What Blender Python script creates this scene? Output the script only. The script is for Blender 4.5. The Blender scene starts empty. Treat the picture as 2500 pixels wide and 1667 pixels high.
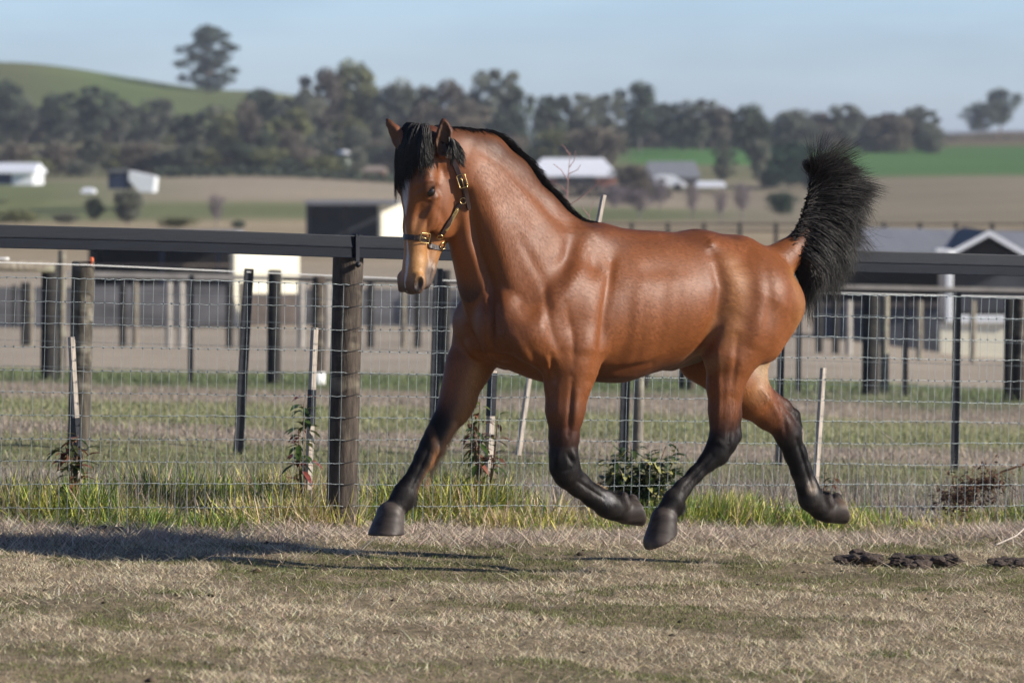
import bpy, bmesh, math, random
import numpy as np
from mathutils import Vector, Matrix

# ---------------------------------------------------------------- camera, sky, sun
scene = bpy.context.scene
COL = scene.collection
FPX = 2500 * 200 / 36.0            # focal length in pixels of the 2500 px wide frame
CAM_H = 1.75
TILT = math.atan((833.5 - 400) / FPX)
cam_d = bpy.data.cameras.new('camera')
cam = bpy.data.objects.new('camera', cam_d)
COL.objects.link(cam)
cam.location = (0, 0, CAM_H)
cam.rotation_euler = (math.radians(90) - TILT, 0, 0)
cam_d.lens = 200; cam_d.sensor_width = 36
cam_d.clip_start = 0.5; cam_d.clip_end = 20000
cam_d.dof.use_dof = True
cam_d.dof.focus_distance = 24.6
cam_d.dof.aperture_fstop = 6.0
scene.camera = cam

SUN = Vector((1.8, -0.44, 0.88)).normalized()       # towards the sun
world = bpy.data.worlds.new("World"); scene.world = world
world.use_nodes = True
wn = world.node_tree.nodes; wl = world.node_tree.links
for n in list(wn): wn.remove(n)
wo = wn.new('ShaderNodeOutputWorld'); bg = wn.new('ShaderNodeBackground')
sky = wn.new('ShaderNodeTexSky'); sky.sky_type = 'NISHITA'; sky.sun_disc = False
sky.sun_elevation = math.asin(SUN.z)
sky.sun_rotation = math.atan2(SUN.x, SUN.y)
sky.altitude = 300; sky.air_density = 1.0; sky.dust_density = 0.6; sky.ozone_density = 2.5
# thin high cloud: barely visible darker and lighter patches
tc = wn.new('ShaderNodeTexCoord'); mp = wn.new('ShaderNodeMapping'); mp.inputs['Scale'].default_value = (14, 14, 60)
nz = wn.new('ShaderNodeTexNoise'); nz.inputs['Scale'].default_value = 1.0; nz.inputs['Detail'].default_value = 4
cr = wn.new('ShaderNodeMapRange'); cr.inputs['From Min'].default_value = .42; cr.inputs['From Max'].default_value = .66
cr.inputs['To Min'].default_value = 0.0; cr.inputs['To Max'].default_value = 1.0
mx = wn.new('ShaderNodeMix'); mx.data_type = 'RGBA'; mx.blend_type = 'MULTIPLY'; mx.inputs[0].default_value = 1.0
tint = wn.new('ShaderNodeMix'); tint.data_type = 'RGBA'
tint.inputs[6].default_value = (0.71, 0.86, 1.27, 1); tint.inputs[7].default_value = (0.60, 0.74, 1.12, 1)
wl.new(tc.outputs['Generated'], mp.inputs['Vector']); wl.new(mp.outputs[0], nz.inputs['Vector'])
wl.new(nz.outputs[0], cr.inputs[0]); wl.new(cr.outputs[0], tint.inputs[0])
wl.new(sky.outputs[0], mx.inputs[6]); wl.new(tint.outputs[2], mx.inputs[7])
# deeper sky overhead than near the horizon
sx = wn.new('ShaderNodeSeparateXYZ'); wl.new(tc.outputs['Generated'], sx.inputs[0])
gr_ = wn.new('ShaderNodeValToRGB'); ge = gr_.color_ramp.elements
ge[0].position = 0.0; ge[0].color = (1.10, 1.10, 1.10, 1); ge[1].position = .30; ge[1].color = (.50, .46, .42, 1)
e_ = ge.new(.03); e_.color = (.98, 1.02, 1.06, 1); e_ = ge.new(.065); e_.color = (.80, .89, .98, 1); e_ = ge.new(.12); e_.color = (.62, .66, .70, 1)
wl.new(sx.outputs[2], gr_.inputs[0])
mx2 = wn.new('ShaderNodeMix'); mx2.data_type = 'RGBA'; mx2.blend_type = 'MULTIPLY'; mx2.inputs[0].default_value = 1.0
wl.new(mx.outputs[2], mx2.inputs[6]); wl.new(gr_.outputs[0], mx2.inputs[7])
wl.new(mx2.outputs[2], bg.inputs['Color']); wl.new(bg.outputs[0], wo.inputs[0])
bg.inputs['Strength'].default_value = 0.115

sun_d = bpy.data.lights.new('sun', 'SUN'); sun = bpy.data.objects.new('sun', sun_d)
COL.objects.link(sun)
sun_d.energy = 5.0; sun_d.angle = math.radians(0.53); sun_d.color = (1.0, 0.93, 0.82)
sun.rotation_euler = (-SUN).to_track_quat('-Z', 'Y').to_euler()
sun.location = (20, -20, 30)
scene.view_settings.view_transform = 'Standard'
scene.view_settings.look = 'None'
scene.view_settings.exposure = 0.52
scene.view_settings.gamma = 1.0
scene.view_settings.use_curve_mapping = False

# ---------------------------------------------------------------- helpers
ORD = ['first', 'second', 'third', 'fourth', 'fifth', 'sixth', 'seventh', 'eighth', 'ninth', 'tenth', 'eleventh', 'twelfth', 'thirteenth', 'fourteenth', 'fifteenth', 'sixteenth', 'seventeenth', 'eighteenth', 'nineteenth', 'twentieth', 'twenty first', 'twenty second', 'twenty third', 'twenty fourth', 'twenty fifth']
rng = np.random.default_rng(7)
random.seed(7)
CT, ST = math.cos(TILT), math.sin(TILT)

def ray(u, v):
    """direction (with y=1) through pixel u,v of the 2500x1667 photograph"""
    x = (u - 1250) / FPX; y = (833.5 - v) / FPX
    d = np.array([x, CT + y * ST, -ST + y * CT])
    return d / d[1]

def at(u, v, Y):
    d = ray(u, v) * Y
    return np.array([d[0], d[1], d[2] + CAM_H])

def pxm(Y): return FPX / Y          # pixels per metre at depth Y

def tag(o, label=None, cat=None, group=None, kind=None):
    if label: o['label'] = label
    if cat: o['category'] = cat
    if group: o['group'] = group
    if kind: o['kind'] = kind
    return o

def link(o, parent=None):
    COL.objects.link(o)
    if parent is not None: o.parent = parent
    return o

def empty(name, loc=(0, 0, 0)):
    o = bpy.data.objects.new(name, None); o.location = loc; o.empty_display_size = .1
    return link(o)

def mesh_obj(name, V, F, mat, parent=None, smooth=False, origin=None, col=None):
    """V (n,3) array in world space, F list/array of faces; object origin at parent's or `origin`"""
    V = np.asarray(V, dtype=np.float64).reshape(-1, 3)
    off = np.zeros(3)
    if parent is not None:
        q = parent
        while q is not None: off = off + np.array(q.location); q = q.parent
    elif origin is not None: off = np.array(origin)
    me = bpy.data.meshes.new(name)
    if isinstance(F, np.ndarray):
        n, k = F.shape
        me.vertices.add(len(V)); me.vertices.foreach_set('co', (V - off).astype(np.float32).ravel())
        me.loops.add(n * k); me.loops.foreach_set('vertex_index', F.astype(np.int32).ravel())
        me.polygons.add(n); me.polygons.foreach_set('loop_start', np.arange(0, n * k, k, dtype=np.int32))
        me.polygons.foreach_set('loop_total', np.full(n, k, dtype=np.int32))
        me.update(calc_edges=True); me.validate()
    else:
        me.from_pydata([tuple(p) for p in (V - off)], [], [tuple(int(i) for i in f) for f in F]); me.update()
    if smooth: me.polygons.foreach_set('use_smooth', np.ones(len(me.polygons), dtype=bool))
    if col is not None:
        ca = me.color_attributes.new('Col', 'FLOAT_COLOR', 'POINT')
        c4 = np.ones((len(V), 4), dtype=np.float32); c4[:, :3] = col
        ca.data.foreach_set('color', c4.ravel())
    me.materials.append(mat)
    o = bpy.data.objects.new(name, me)
    if parent is None and origin is not None: o.location = tuple(origin)
    return link(o, parent)

class MB:
    """collects boxes, tubes and quads, then links them as one mesh object"""
    def __init__(s): s.v = []; s.f = []; s.n = 0
    def add(s, V, F):
        V = np.asarray(V, float).reshape(-1, 3); s.v.append(V)
        s.f += [tuple(int(i) + s.n for i in f) for f in F]; s.n += len(V)
    def box(s, c, size, R=None, bevel=0.0):
        h = np.array(size) / 2.
        if bevel > 0:
            b = min(bevel, h.min() * .9); V = []
            for sx in (-1, 1):
                for sy in (-1, 1):
                    for sz in (-1, 1):
                        S = np.array([sx, sy, sz])
                        for ax in range(3):
                            p = S * (h - b); p[ax] = S[ax] * h[ax]; V.append(p)
            bm = bmesh.new(); [bm.verts.new(p) for p in V]
            r = bmesh.ops.convex_hull(bm, input=bm.verts[:]); bm.verts.ensure_lookup_table(); bm.verts.index_update()
            P = np.array([v.co[:] for v in bm.verts]); F = [[v.index for v in f.verts] for f in bm.faces]; bm.free()
        else:
            P = np.array([[x, y, z] for x in (-1, 1) for y in (-1, 1) for z in (-1, 1)]) * h
            F = [(0, 1, 3, 2), (4, 6, 7, 5), (0, 4, 5, 1), (2, 3, 7, 6), (0, 2, 6, 4), (1, 5, 7, 3)]
        if R is not None: P = P @ np.array(R).T
        s.add(P + np.array(c), F)
    def tube(s, P, r, n=8, cap=True):
        P = np.asarray(P, float); m = len(P); r = np.broadcast_to(r, m)
        T = np.gradient(P, axis=0) if m > 1 else P; T /= np.linalg.norm(T, axis=1)[:, None] + 1e-12
        up = np.array([0, 0, 1.]) if abs(T[0][2]) < .9 else np.array([0, 1., 0])
        V = []
        a = np.arange(n) / n * 2 * np.pi
        for i in range(m):
            x = np.cross(up, T[i]); x /= np.linalg.norm(x) + 1e-12; y = np.cross(T[i], x); up = y
            up = up if abs(np.dot(up, T[min(i + 1, m - 1)])) < .95 else np.cross(x, T[i])
            V.append(P[i] + r[i] * (np.cos(a)[:, None] * x + np.sin(a)[:, None] * y))
        V = np.concatenate(V); F = []
        for i in range(m - 1):
            for j in range(n):
                k = (j + 1) % n; F.append((i * n + j, i * n + k, (i + 1) * n + k, (i + 1) * n + j))
        if cap: F.append(tuple(range(n))[::-1]); F.append(tuple((m - 1) * n + j for j in range(n)))
        s.add(V, F)
    def build(s, name, mat, parent=None, smooth=False, origin=None, col=None):
        return mesh_obj(name, np.concatenate(s.v), s.f, mat, parent, smooth, origin, col)

def nodes(name):
    m = bpy.data.materials.new(name); m.use_nodes = True
    nt = m.node_tree; b = nt.nodes['Principled BSDF']
    return m, nt, b

def noise(nt, scale, detail=3, vec=None, rough=.5):
    n = nt.nodes.new('ShaderNodeTexNoise'); n.inputs['Scale'].default_value = scale; n.inputs['Detail'].default_value = detail
    n.inputs['Roughness'].default_value = rough
    if vec is not None: nt.links.new(vec, n.inputs['Vector'])
    return n.outputs[0]

def ramp(nt, fac, stops):
    r = nt.nodes.new('ShaderNodeValToRGB'); e = r.color_ramp.elements
    while len(e) < len(stops): e.new(.5)
    for i, (p, c) in enumerate(stops): e[i].position = p; e[i].color = (*c, 1)
    nt.links.new(fac, r.inputs[0]); return r.outputs[0]

def mixc(nt, a, b, fac, mode='MIX'):
    m = nt.nodes.new('ShaderNodeMix'); m.data_type = 'RGBA'; m.blend_type = mode
    for sock, val in ((m.inputs[0], fac), (m.inputs[6], a), (m.inputs[7], b)):
        if isinstance(val, bpy.types.NodeSocket): nt.links.new(val, sock)
        elif isinstance(val, (int, float)): sock.default_value = val
        else: sock.default_value = (*val, 1)
    return m.outputs[2]

def coords(nt, kind='Object', scale=(1, 1, 1), rot=(0, 0, 0)):
    t = nt.nodes.new('ShaderNodeTexCoord'); mp = nt.nodes.new('ShaderNodeMapping')
    mp.inputs['Scale'].default_value = scale; mp.inputs['Rotation'].default_value = rot
    nt.links.new(t.outputs[kind], mp.inputs[0]); return mp.outputs[0]

def bump(nt, b, h, strength=.3, dist=.01):
    n = nt.nodes.new('ShaderNodeBump'); n.inputs['Strength'].default_value = strength; n.inputs['Distance'].default_value = dist
    nt.links.new(h, n.inputs['Height']); nt.links.new(n.outputs[0], b.inputs['Normal'])

def simple(name, color, rough=.7, metal=0, var=.25, scale=8, bumps=.2, dist=.005, vscale=(1, 1, 1)):
    m, nt, b = nodes(name)
    c = coords(nt, 'Object', vscale)
    n = noise(nt, scale, 5, c)
    lo = tuple(x * (1 - var) for x in color); hi = tuple(min(1, x * (1 + var)) for x in color)
    nt.links.new(ramp(nt, n, [(.3, lo), (.7, hi)]), b.inputs['Base Color'])
    b.inputs['Roughness'].default_value = rough; b.inputs['Metallic'].default_value = metal
    if bumps: bump(nt, b, noise(nt, scale * 4, 4, c), bumps, dist)
    return m

def vcol_mat(name, rough=.8, var=.2, scale=20, spec=.3, trans=0.0):
    m, nt, b = nodes(name)
    a = nt.nodes.new('ShaderNodeAttribute'); a.attribute_name = 'Col'
    n = noise(nt, scale, 3, coords(nt, 'Object'))
    f = ramp(nt, n, [(.25, (1 - var,) * 3), (.75, (1 + var,) * 3)])
    nt.links.new(mixc(nt, a.outputs['Color'], f, 1.0, 'MULTIPLY'), b.inputs['Base Color'])
    b.inputs['Roughness'].default_value = rough; b.inputs['Specular IOR Level'].default_value = spec
    if trans > 0:
        t = nt.nodes.new('ShaderNodeBsdfTranslucent'); nt.links.new(a.outputs['Color'], t.inputs[0])
        ms = nt.nodes.new('ShaderNodeMixShader'); ms.inputs[0].default_value = trans
        out = nt.nodes['Material Output']
        nt.links.new(b.outputs[0], ms.inputs[1]); nt.links.new(t.outputs[0], ms.inputs[2]); nt.links.new(ms.outputs[0], out.inputs[0])
    return m
# ---------------------------------------------------------------- terrain
GU = np.array([-900, 0, 600, 1250, 1900, 2500, 3400.])
GT = [  # depth, rows (photograph pixels) of the land surface at the columns 0, 600, 1250, 1900, 2500
    (55, 925, 935, 945, 955, 980), (80, 880, 890, 890, 900, 920), (115, 838, 842, 842, 852, 888), (150, 800, 800, 800, 812, 872),
    (200, 700, 700, 700, 700, 720), (267, 618, 622, 620, 610, 600), (320, 560, 560, 560, 548, 545), (400, 482, 472, 490, 505, 488),
    (450, 442, 432, 460, 472, 458), (520, 420, 410, 425, 430, 425), (600, 395, 380, 380, 388, 392), (660, 368, 360, 362, 362, 358),
    (750, 300, 330, 356, 357, 347), (900, 152, 222, 350, 352, 322), (1000, 170, 250, 352, 354, 328), (1300, 300, 340, 360, 360, 350),
    (2500, 372, 372, 372, 352, 340), (4000, 376, 376, 376, 330, 318), (7000, 392, 392, 392, 392, 392)]
GY = np.array([r[0] for r in GT], float)
def rowz(v, Y): return CAM_H + (400 - v) * Y / FPX
GZ = np.array([[rowz(v, r[0]) for v in (r[1], r[1], r[2], r[3], r[4], r[5], r[5])] for r in GT])
def near_z(x, Y): return -.035 * np.clip(x, -6, 6) - .006 * np.clip(Y - 28, 0, 30)
def ground_z(x, Y):
    x = np.atleast_1d(np.asarray(x, float)); Y = np.atleast_1d(np.asarray(Y, float)); x, Y = np.broadcast_arrays(x, Y)
    u = np.clip(1250 + x / np.maximum(Y, 30) * FPX, GU[0], GU[-1])
    yi = np.clip(np.searchsorted(GY, Y) - 1, 0, len(GY) - 2); ui = np.clip(np.searchsorted(GU, u) - 1, 0, len(GU) - 2)
    ty = np.clip((Y - GY[yi]) / (GY[yi + 1] - GY[yi]), 0, 1); tu = (u - GU[ui]) / (GU[ui + 1] - GU[ui])
    tu = tu * tu * (3 - 2 * tu)
    far = (GZ[yi, ui] * (1 - ty) + GZ[yi + 1, ui] * ty) * (1 - tu) + (GZ[yi, ui + 1] * (1 - ty) + GZ[yi + 1, ui + 1] * ty) * tu
    w = np.clip((Y - 36) / 19, 0, 1); w = w * w * (3 - 2 * w)
    bumps = .012 * np.sin(x * 3.1 + Y * 1.7) * np.sin(Y * 2.3 - x) + .008 * np.sin(x * 7.3 + 1) * np.sin(Y * 6.1)
    return near_z(x, Y) * (1 - w) + far * w + bumps * (Y < 60)
def gz(x, Y): return float(ground_z(x, Y)[0])
def vnoise(x, y, s, seed=0):
    """cheap value noise"""
    x = np.asarray(x) * s + seed * 17.3; y = np.asarray(y) * s + seed * 7.1
    xi = np.floor(x).astype(int); yi = np.floor(y).astype(int); fx = x - xi; fy = y - yi; fx = fx * fx * (3 - 2 * fx); fy = fy * fy * (3 - 2 * fy)
    h = lambda a, b: (np.sin(a * 127.1 + b * 311.7 + seed * 5.3) * 43758.5453) % 1.0
    return (h(xi, yi) * (1 - fx) + h(xi + 1, yi) * fx) * (1 - fy) + (h(xi, yi + 1) * (1 - fx) + h(xi + 1, yi + 1) * fx) * fy
def fbm(x, y, s, seed=0): return (vnoise(x, y, s, seed) + .5 * vnoise(x, y, s * 2.1, seed + 1) + .25 * vnoise(x, y, s * 4.3, seed + 2)) / 1.75

Ys = np.concatenate([np.linspace(-6, 14, 12), np.linspace(14.5, 40, 160), 40 * (1.0085 ** np.arange(1, 620))])
Ys = Ys[Ys < 7000]
ts = np.concatenate([np.linspace(-3, -.16, 26)[:-1], np.linspace(-.16, .16, 150), np.linspace(.16, 3, 26)[1:]])
YY, TT = np.meshgrid(Ys, ts, indexing='ij'); XX = TT * (np.maximum(YY, 0) + 10)
ZZ = ground_z(XX.ravel(), YY.ravel())
gu = 1250 + XX.ravel() / np.maximum(YY.ravel(), 5) * FPX; gy = YY.ravel()
gv = 400 + (CAM_H - ZZ) * FPX / np.maximum(gy, 5)
STRAW = np.array((.30, .245, .165)); DRY = np.array((.33, .285, .235)); OLIVE = np.array((.20, .195, .11)); GREEN = np.array((.15, .175, .095)); DIRT = np.array((.30, .25, .20))
# colour of the land, by distance
zc = [(0, STRAW * .85), (26.8, STRAW * .75), (28.2, DRY * .8), (29.5, DRY * 1.0), (31.0, DRY * .95), (32.0, OLIVE), (34.6, OLIVE * 1.1), (35.6, DIRT), (38, DIRT * .95), (39.3, OLIVE * 1.2),
      (45, OLIVE * 1.3), (48, DIRT), (53, DIRT * .9), (55, GREEN * 1.0), (62, GREEN * .9), (66, DRY * 1.2), (95, DRY * 1.2), (150, DRY * 1.15), (200, DRY * 1.15), (280, STRAW * 1.2), (330, STRAW * 1.25),
      (345, (.16, .18, .085)), (375, (.17, .19, .09)), (390, (.34, .29, .22)), (448, (.33, .28, .22)), (455, (.17, .17, .09)), (600, (.17, .165, .095)), (700, (.16, .15, .08)), (760, (.13, .15, .06)), (905, (.135, .15, .06)), (1000, (.12, .13, .06)), (2000, (.10, .12, .10)), (7000, (.10, .13, .16))]
zy = np.array([z[0] for z in zc]); zcol = np.array([np.array(z[1]) for z in zc])
yw = gy * (1 + np.where(gy < 100, .10, .035) * (fbm(XX.ravel() / gy.clip(20) * 40, gy / gy.clip(20) * 10 + np.log(gy.clip(20)) * 40, .35, 3) - .5))
gcol = np.stack([np.interp(yw, zy, zcol[:, k]) for k in range(3)], 1)
def zone(m, c):
    m = np.clip(m, 0, 1)[:, None]
    global gcol
    gcol = gcol * (1 - m) + np.array(c) * m
s_ = lambda x, a, b: np.clip((x - a) / (b - a), 0, 1)
# green crop on the right hill, brown paddock under it, green paddock on the left
zone(s_(gu, 1480, 1560) * s_(gy, 560, 575) * (1 - s_(gy, 650, 662)) * (1 - s_(gu, 1880, 1980)), (.085, .20, .055))
zone(s_(gu, 1880, 2000) * s_(gy, 505, 530) * (1 - s_(gy, 655, 668)), (.080, .175, .050))
zone(s_(gu, 1600, 1900) * s_(gy, 300, 330) * (1 - s_(gy, 490, 515)), (.27, .235, .17))
zone(s_(gu, 1500, 2100) * s_(gy, 700, 760) * (1 - s_(gy, 1100, 1200)), (.16, .125, .085))
zone((1 - s_(gu, 100, 520)) * s_(gy, 330, 350) * (1 - s_(gy, 440, 455)), (.16, .185, .085))
zone((1 - s_(gu, 300, 700)) * s_(gy, 750, 800) * s_(gu, 60, 260) * (1 - s_(gy, 905, 950)), (.12, .165, .055))
nn = fbm(XX.ravel() / gy.clip(18) * 60, np.log(gy.clip(18)) * 60, .4, 9)
gcol *= (.80 + .4 * nn)[:, None]
nY, nT = YY.shape
ii = (np.arange(nY - 1)[:, None] * nT + np.arange(nT - 1)[None, :]).ravel()
GF = np.stack([ii, ii + 1, ii + nT + 1, ii + nT], 1)
m_ground, nt, b = nodes('land')
a = nt.nodes.new('ShaderNodeAttribute'); a.attribute_name = 'Col'
co = coords(nt, 'Object'); n1 = noise(nt, 1.3, 6, co, .65); n2 = noise(nt, 18, 4, co, .7)
f1 = ramp(nt, n1, [(.3, (.82, .84, .80)), (.7, (1.15, 1.13, 1.1))]); f2 = ramp(nt, n2, [(.3, (.55, .52, .5)), (.75, (1.35, 1.33, 1.3))])
nt.links.new(mixc(nt, mixc(nt, a.outputs['Color'], f1, 1., 'MULTIPLY'), f2, 1., 'MULTIPLY'), b.inputs['Base Color'])
b.inputs['Roughness'].default_value = .95; b.inputs['Specular IOR Level'].default_value = .1
bump(nt, b, n2, .6, .03)
g = mesh_obj('ground', np.stack([XX.ravel(), gy, ZZ], 1), GF, m_ground, None, True, col=gcol)
tag(g, kind='structure')

# ---------------------------------------------------------------- grass
m_grass = vcol_mat('grass_blades', .75, .12, 3, .25, .25)
def blades(x, y, h, w, lean, col, name, label, cat='grass', seg=2, zoff=0., leandir=None):
    n = len(x); z = ground_z(x, y) + zoff - .004
    a = rng.uniform(0, 2 * np.pi, n) if leandir is None else leandir
    dx, dy = np.cos(a), np.sin(a); face = rng.uniform(0, np.pi, n); wx, wy = np.cos(face) * w * .5, np.sin(face) * w * .5
    V = np.zeros((n, seg * 2 + 1, 3)); C = np.zeros((n, seg * 2 + 1, 3))
    for s in range(seg + 1):
        t = s / seg; off = lean * t ** 1.25; zz = z + np.sqrt(np.maximum(h ** 2 - (lean) ** 2, (h * .25) ** 2)) * (t if s < seg else 1.)
        cx, cy_ = x + dx * off, y + dy * off; k = 1 - .45 * t
        if s < seg:
            V[:, 2 * s] = np.stack([cx - wx * k, cy_ - wy * k, zz], 1); V[:, 2 * s + 1] = np.stack([cx + wx * k, cy_ + wy * k, zz], 1)
            C[:, 2 * s] = C[:, 2 * s + 1] = col
        else: V[:, 2 * s] = np.stack([cx, cy_, zz], 1); C[:, 2 * s] = col
    b0 = np.arange(n) * (seg * 2 + 1); F = []
    for s in range(seg):
        if s < seg - 1:
            F.append(np.stack([b0 + 2 * s, b0 + 2 * s + 1, b0 + 2 * s + 3], 1)); F.append(np.stack([b0 + 2 * s, b0 + 2 * s + 3, b0 + 2 * s + 2], 1))
        else: F.append(np.stack([b0 + 2 * s, b0 + 2 * s + 1, b0 + 2 * s + 2], 1))
    o = mesh_obj(name, V.reshape(-1, 3), np.concatenate(F), m_grass, col=C.reshape(-1, 3))
    tag(o, label, cat, kind='stuff'); return o
def pick(n, base, var=.18):
    c = np.array(base)[None, :] * (1 + rng.normal(0, var, (n, 1))) * (1 + rng.normal(0, .06, (n, 3))); return np.clip(c, .01, .8)
def fence_Y(x): return 27.13 + .573 * x                      # the wire fence line on the ground
SHORT = 1
# short paddock grass, straw over green
def flatdir(n): return rng.uniform(0, 2 * np.pi, n)
n = 580000
x = rng.uniform(-3.0, 3.4, n); y = 16.5 + 11.6 * rng.uniform(0, 1, n) ** .85
keep = (y < fence_Y(x) + .4) & (np.abs(x) < .118 * y + .5); x, y = x[keep], y[keep]; n = len(x)
gn = fbm(x, y * .55, 1.5, 21); gn2 = fbm(x, y * .6, 5.5, 31); gn3 = fbm(x, y * .8, 14, 41)
pg = np.clip((gn - .50) * 6 + (gn2 - .5) * 4.5 + .27 + .14 * (y < 20.5), .04, .93)
green = rng.uniform(0, 1, n) < pg
col = np.where(green[:, None], pick(n, (.155, .17, .060), .28), pick(n, (.60, .50, .35), .28))
br = rng.uniform(0, 1, n) < .12; col[br] = pick(br.sum(), (.15, .105, .075), .3)
col *= (.62 + .8 * gn3)[:, None]
thin = ((gn3 > .42) | (gn2 > .56) | (rng.uniform(0, 1, n) < .3)) & ((fbm(x, y * .6, 2.6, 91) > .36) | (rng.uniform(0, 1, n) < .25))
hh = np.where(green, rng.uniform(.008, .026, n), rng.uniform(.010, .048, n)) * (.4 + 1.2 * fbm(x, y, 3.5, 4))
ln = hh * np.where(green, rng.uniform(.3, .9, n), rng.uniform(.7, .995, n))
blades(x[thin], y[thin], hh[thin], rng.uniform(.0019, .0040, n)[thin], ln[thin], col[thin], 'short_grass', 'short straw and green grass of the near paddock under the horse')
# loose straws lying flat
n = 8000
x = rng.uniform(-3.0, 3.4, n); y = 16.5 + 11.2 * rng.uniform(0, 1, n) ** .9
keep = (y < fence_Y(x) + .2) & (fbm(x, y * .7, 1.2, 55) > .42); x, y = x[keep], y[keep]; n = len(x); hh = rng.uniform(.04, .12, n)
blades(x, y, hh, rng.uniform(.0020, .0036, n), hh * rng.uniform(.90, .998, n), pick(n, (.64, .53, .38), .25), 'loose_straw', 'pale loose straws lying flat on the near paddock', seg=3, zoff=.012)
# crumbs of dark soil and old droppings trodden into the turf
n = 1100; x = rng.uniform(-3, 3.4, n); y = 16.8 + 10 * rng.uniform(0, 1, n); keep = (y < fence_Y(x) - .1) & ((fbm(x, y * .6, 2.6, 91) < .40) | (rng.uniform(0, 1, n) < .12)); x, y = x[keep], y[keep]; n = len(x)
r_ = rng.uniform(.003, .010, n) * (1 + 1.0 * (rng.uniform(0, 1, n) < .06)); z = ground_z(x, y) + r_ * .4; octa = np.array([(1, 0, 0), (-1, 0, 0), (0, 1, 0), (0, -1, 0), (0, 0, 1), (0, 0, -1)], float)
V = np.stack([x, y, z], 1)[:, None, :] + octa[None] * (r_[:, None, None] * rng.uniform(.6, 1.4, (n, 6, 1)) * np.array([1.4, 1.4, .8])); of = np.array([(0, 2, 4), (2, 1, 4), (1, 3, 4), (3, 0, 4), (2, 0, 5), (1, 2, 5), (3, 1, 5), (0, 3, 5)])
o = mesh_obj('soil_crumbs', V.reshape(-1, 3), (of[None] + np.arange(n)[:, None, None] * 6).reshape(-1, 3), vcol_mat('soil', .95, .2, 40, .1), None, False, col=np.repeat(pick(n, (.085, .062, .045), .4), 6, 0)); tag(o, 'small dark crumbs of soil trodden into the short grass', 'soil', kind='stuff')
# dry thatch piled along the foot of the fence
n = 40000
x = rng.uniform(-3.2, 3.6, n); y = fence_Y(x) + rng.normal(-.30, .34, n) + .9 * (fbm(x, x * 0, .9, 63) - .5) + .3 * (vnoise(x, x * 0, 3.1, 64) - .5)
col = pick(n, (.52, .43, .34), .3); hh = rng.uniform(.04, .15, n) * (.4 + 1.2 * fbm(x, y, 2.2, 8) ** 1.5)
blades(x, y, hh, rng.uniform(.003, .006, n), hh * rng.uniform(.7, .995, n), col, 'dry_grass', 'dry straw thatch lying along the foot of the wire fence', seg=3)
# tufts behind the fence
NT = 330; n = 56000
tx = rng.uniform(-3.3, 3.9, NT); ty = fence_Y(tx) + np.abs(rng.normal(.0, .62, NT)) - .22 + .7 * (vnoise(tx, tx * 0, 1.3, 12) - .4)
ux = 1250 + tx / ty * FPX
amp = np.clip(fbm(tx, ty * 2, 1.3, 77) * 4.2 - 1.9, .02, 1.25)
for (c, w_, k) in ((170, 90, .6), (330, 120, .5), (680, 90, 1.0), (1170, 110, 1.1), (1560, 80, .6), (1740, 110, .5), (2050, 90, .4)):
    amp += k * .6 * np.exp(-((ux - c) / w_) ** 2)
amp *= np.where(ux > 2100, .55, 1) * (1 - .8 * np.exp(-((ux - 835) / 60) ** 2))
amp = np.clip(amp, .03, 1.25)
ti = rng.choice(NT, n, p=amp / amp.sum())
sprd = rng.uniform(.04, .13, NT)[ti]
x = tx[ti] + rng.normal(0, 1, n) * sprd; y = ty[ti] + rng.normal(0, 1, n) * sprd * .8
hh = (.045 + .165 * amp[ti] ** 1.2) * rng.uniform(.35, 1.2, n)
tg = np.clip(rng.uniform(-.1, 1.1, NT), 0, 1)[ti] + rng.normal(0, .25, n)
col = np.where((tg < .36)[:, None], pick(n, (.16, .24, .055), .25), np.where((tg < .72)[:, None], pick(n, (.48, .47, .11), .25), pick(n, (.56, .44, .28), .25)))
bias = rng.uniform(0, 6.28, NT)[ti]
blades(x, y, hh, rng.uniform(.004, .008, n), hh * rng.uniform(.2, .93, n), col, 'tall_grass', 'tall green and yellow grass tufts growing behind the wire fence', seg=4, leandir=bias + rng.normal(0, 1.1, n))
# grey brown weeds with thin stalks
n = 12000
tx = rng.uniform(-3.2, 3.9, 110); ty = fence_Y(tx) + rng.uniform(.3, 2.4, 110); ti = rng.integers(0, 110, n)
x = tx[ti] + rng.normal(0, .15, n); y = ty[ti] + rng.normal(0, .14, n); hh = rng.uniform(.06, .34, n)
blades(x, y, hh, rng.uniform(.0015, .0034, n), hh * rng.uniform(.05, .8, n), pick(n, (.30, .25, .21), .35), 'dry_weeds', 'thin brown dry weed stalks standing beyond the wire fence', seg=3)
# grey litter of the bare strip behind the tufts
n = 22000
x = rng.uniform(-3.9, 4.3, n); y = fence_Y(x) + rng.uniform(.5, 4.5, n); hh = rng.uniform(.02, .08, n)
blades(x, y, hh, rng.uniform(.003, .006, n), hh * rng.uniform(.6, .98, n), pick(n, (.46, .40, .36), .25), 'grass_litter', 'pale grey dead grass litter on the bare strip behind the fence')
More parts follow.
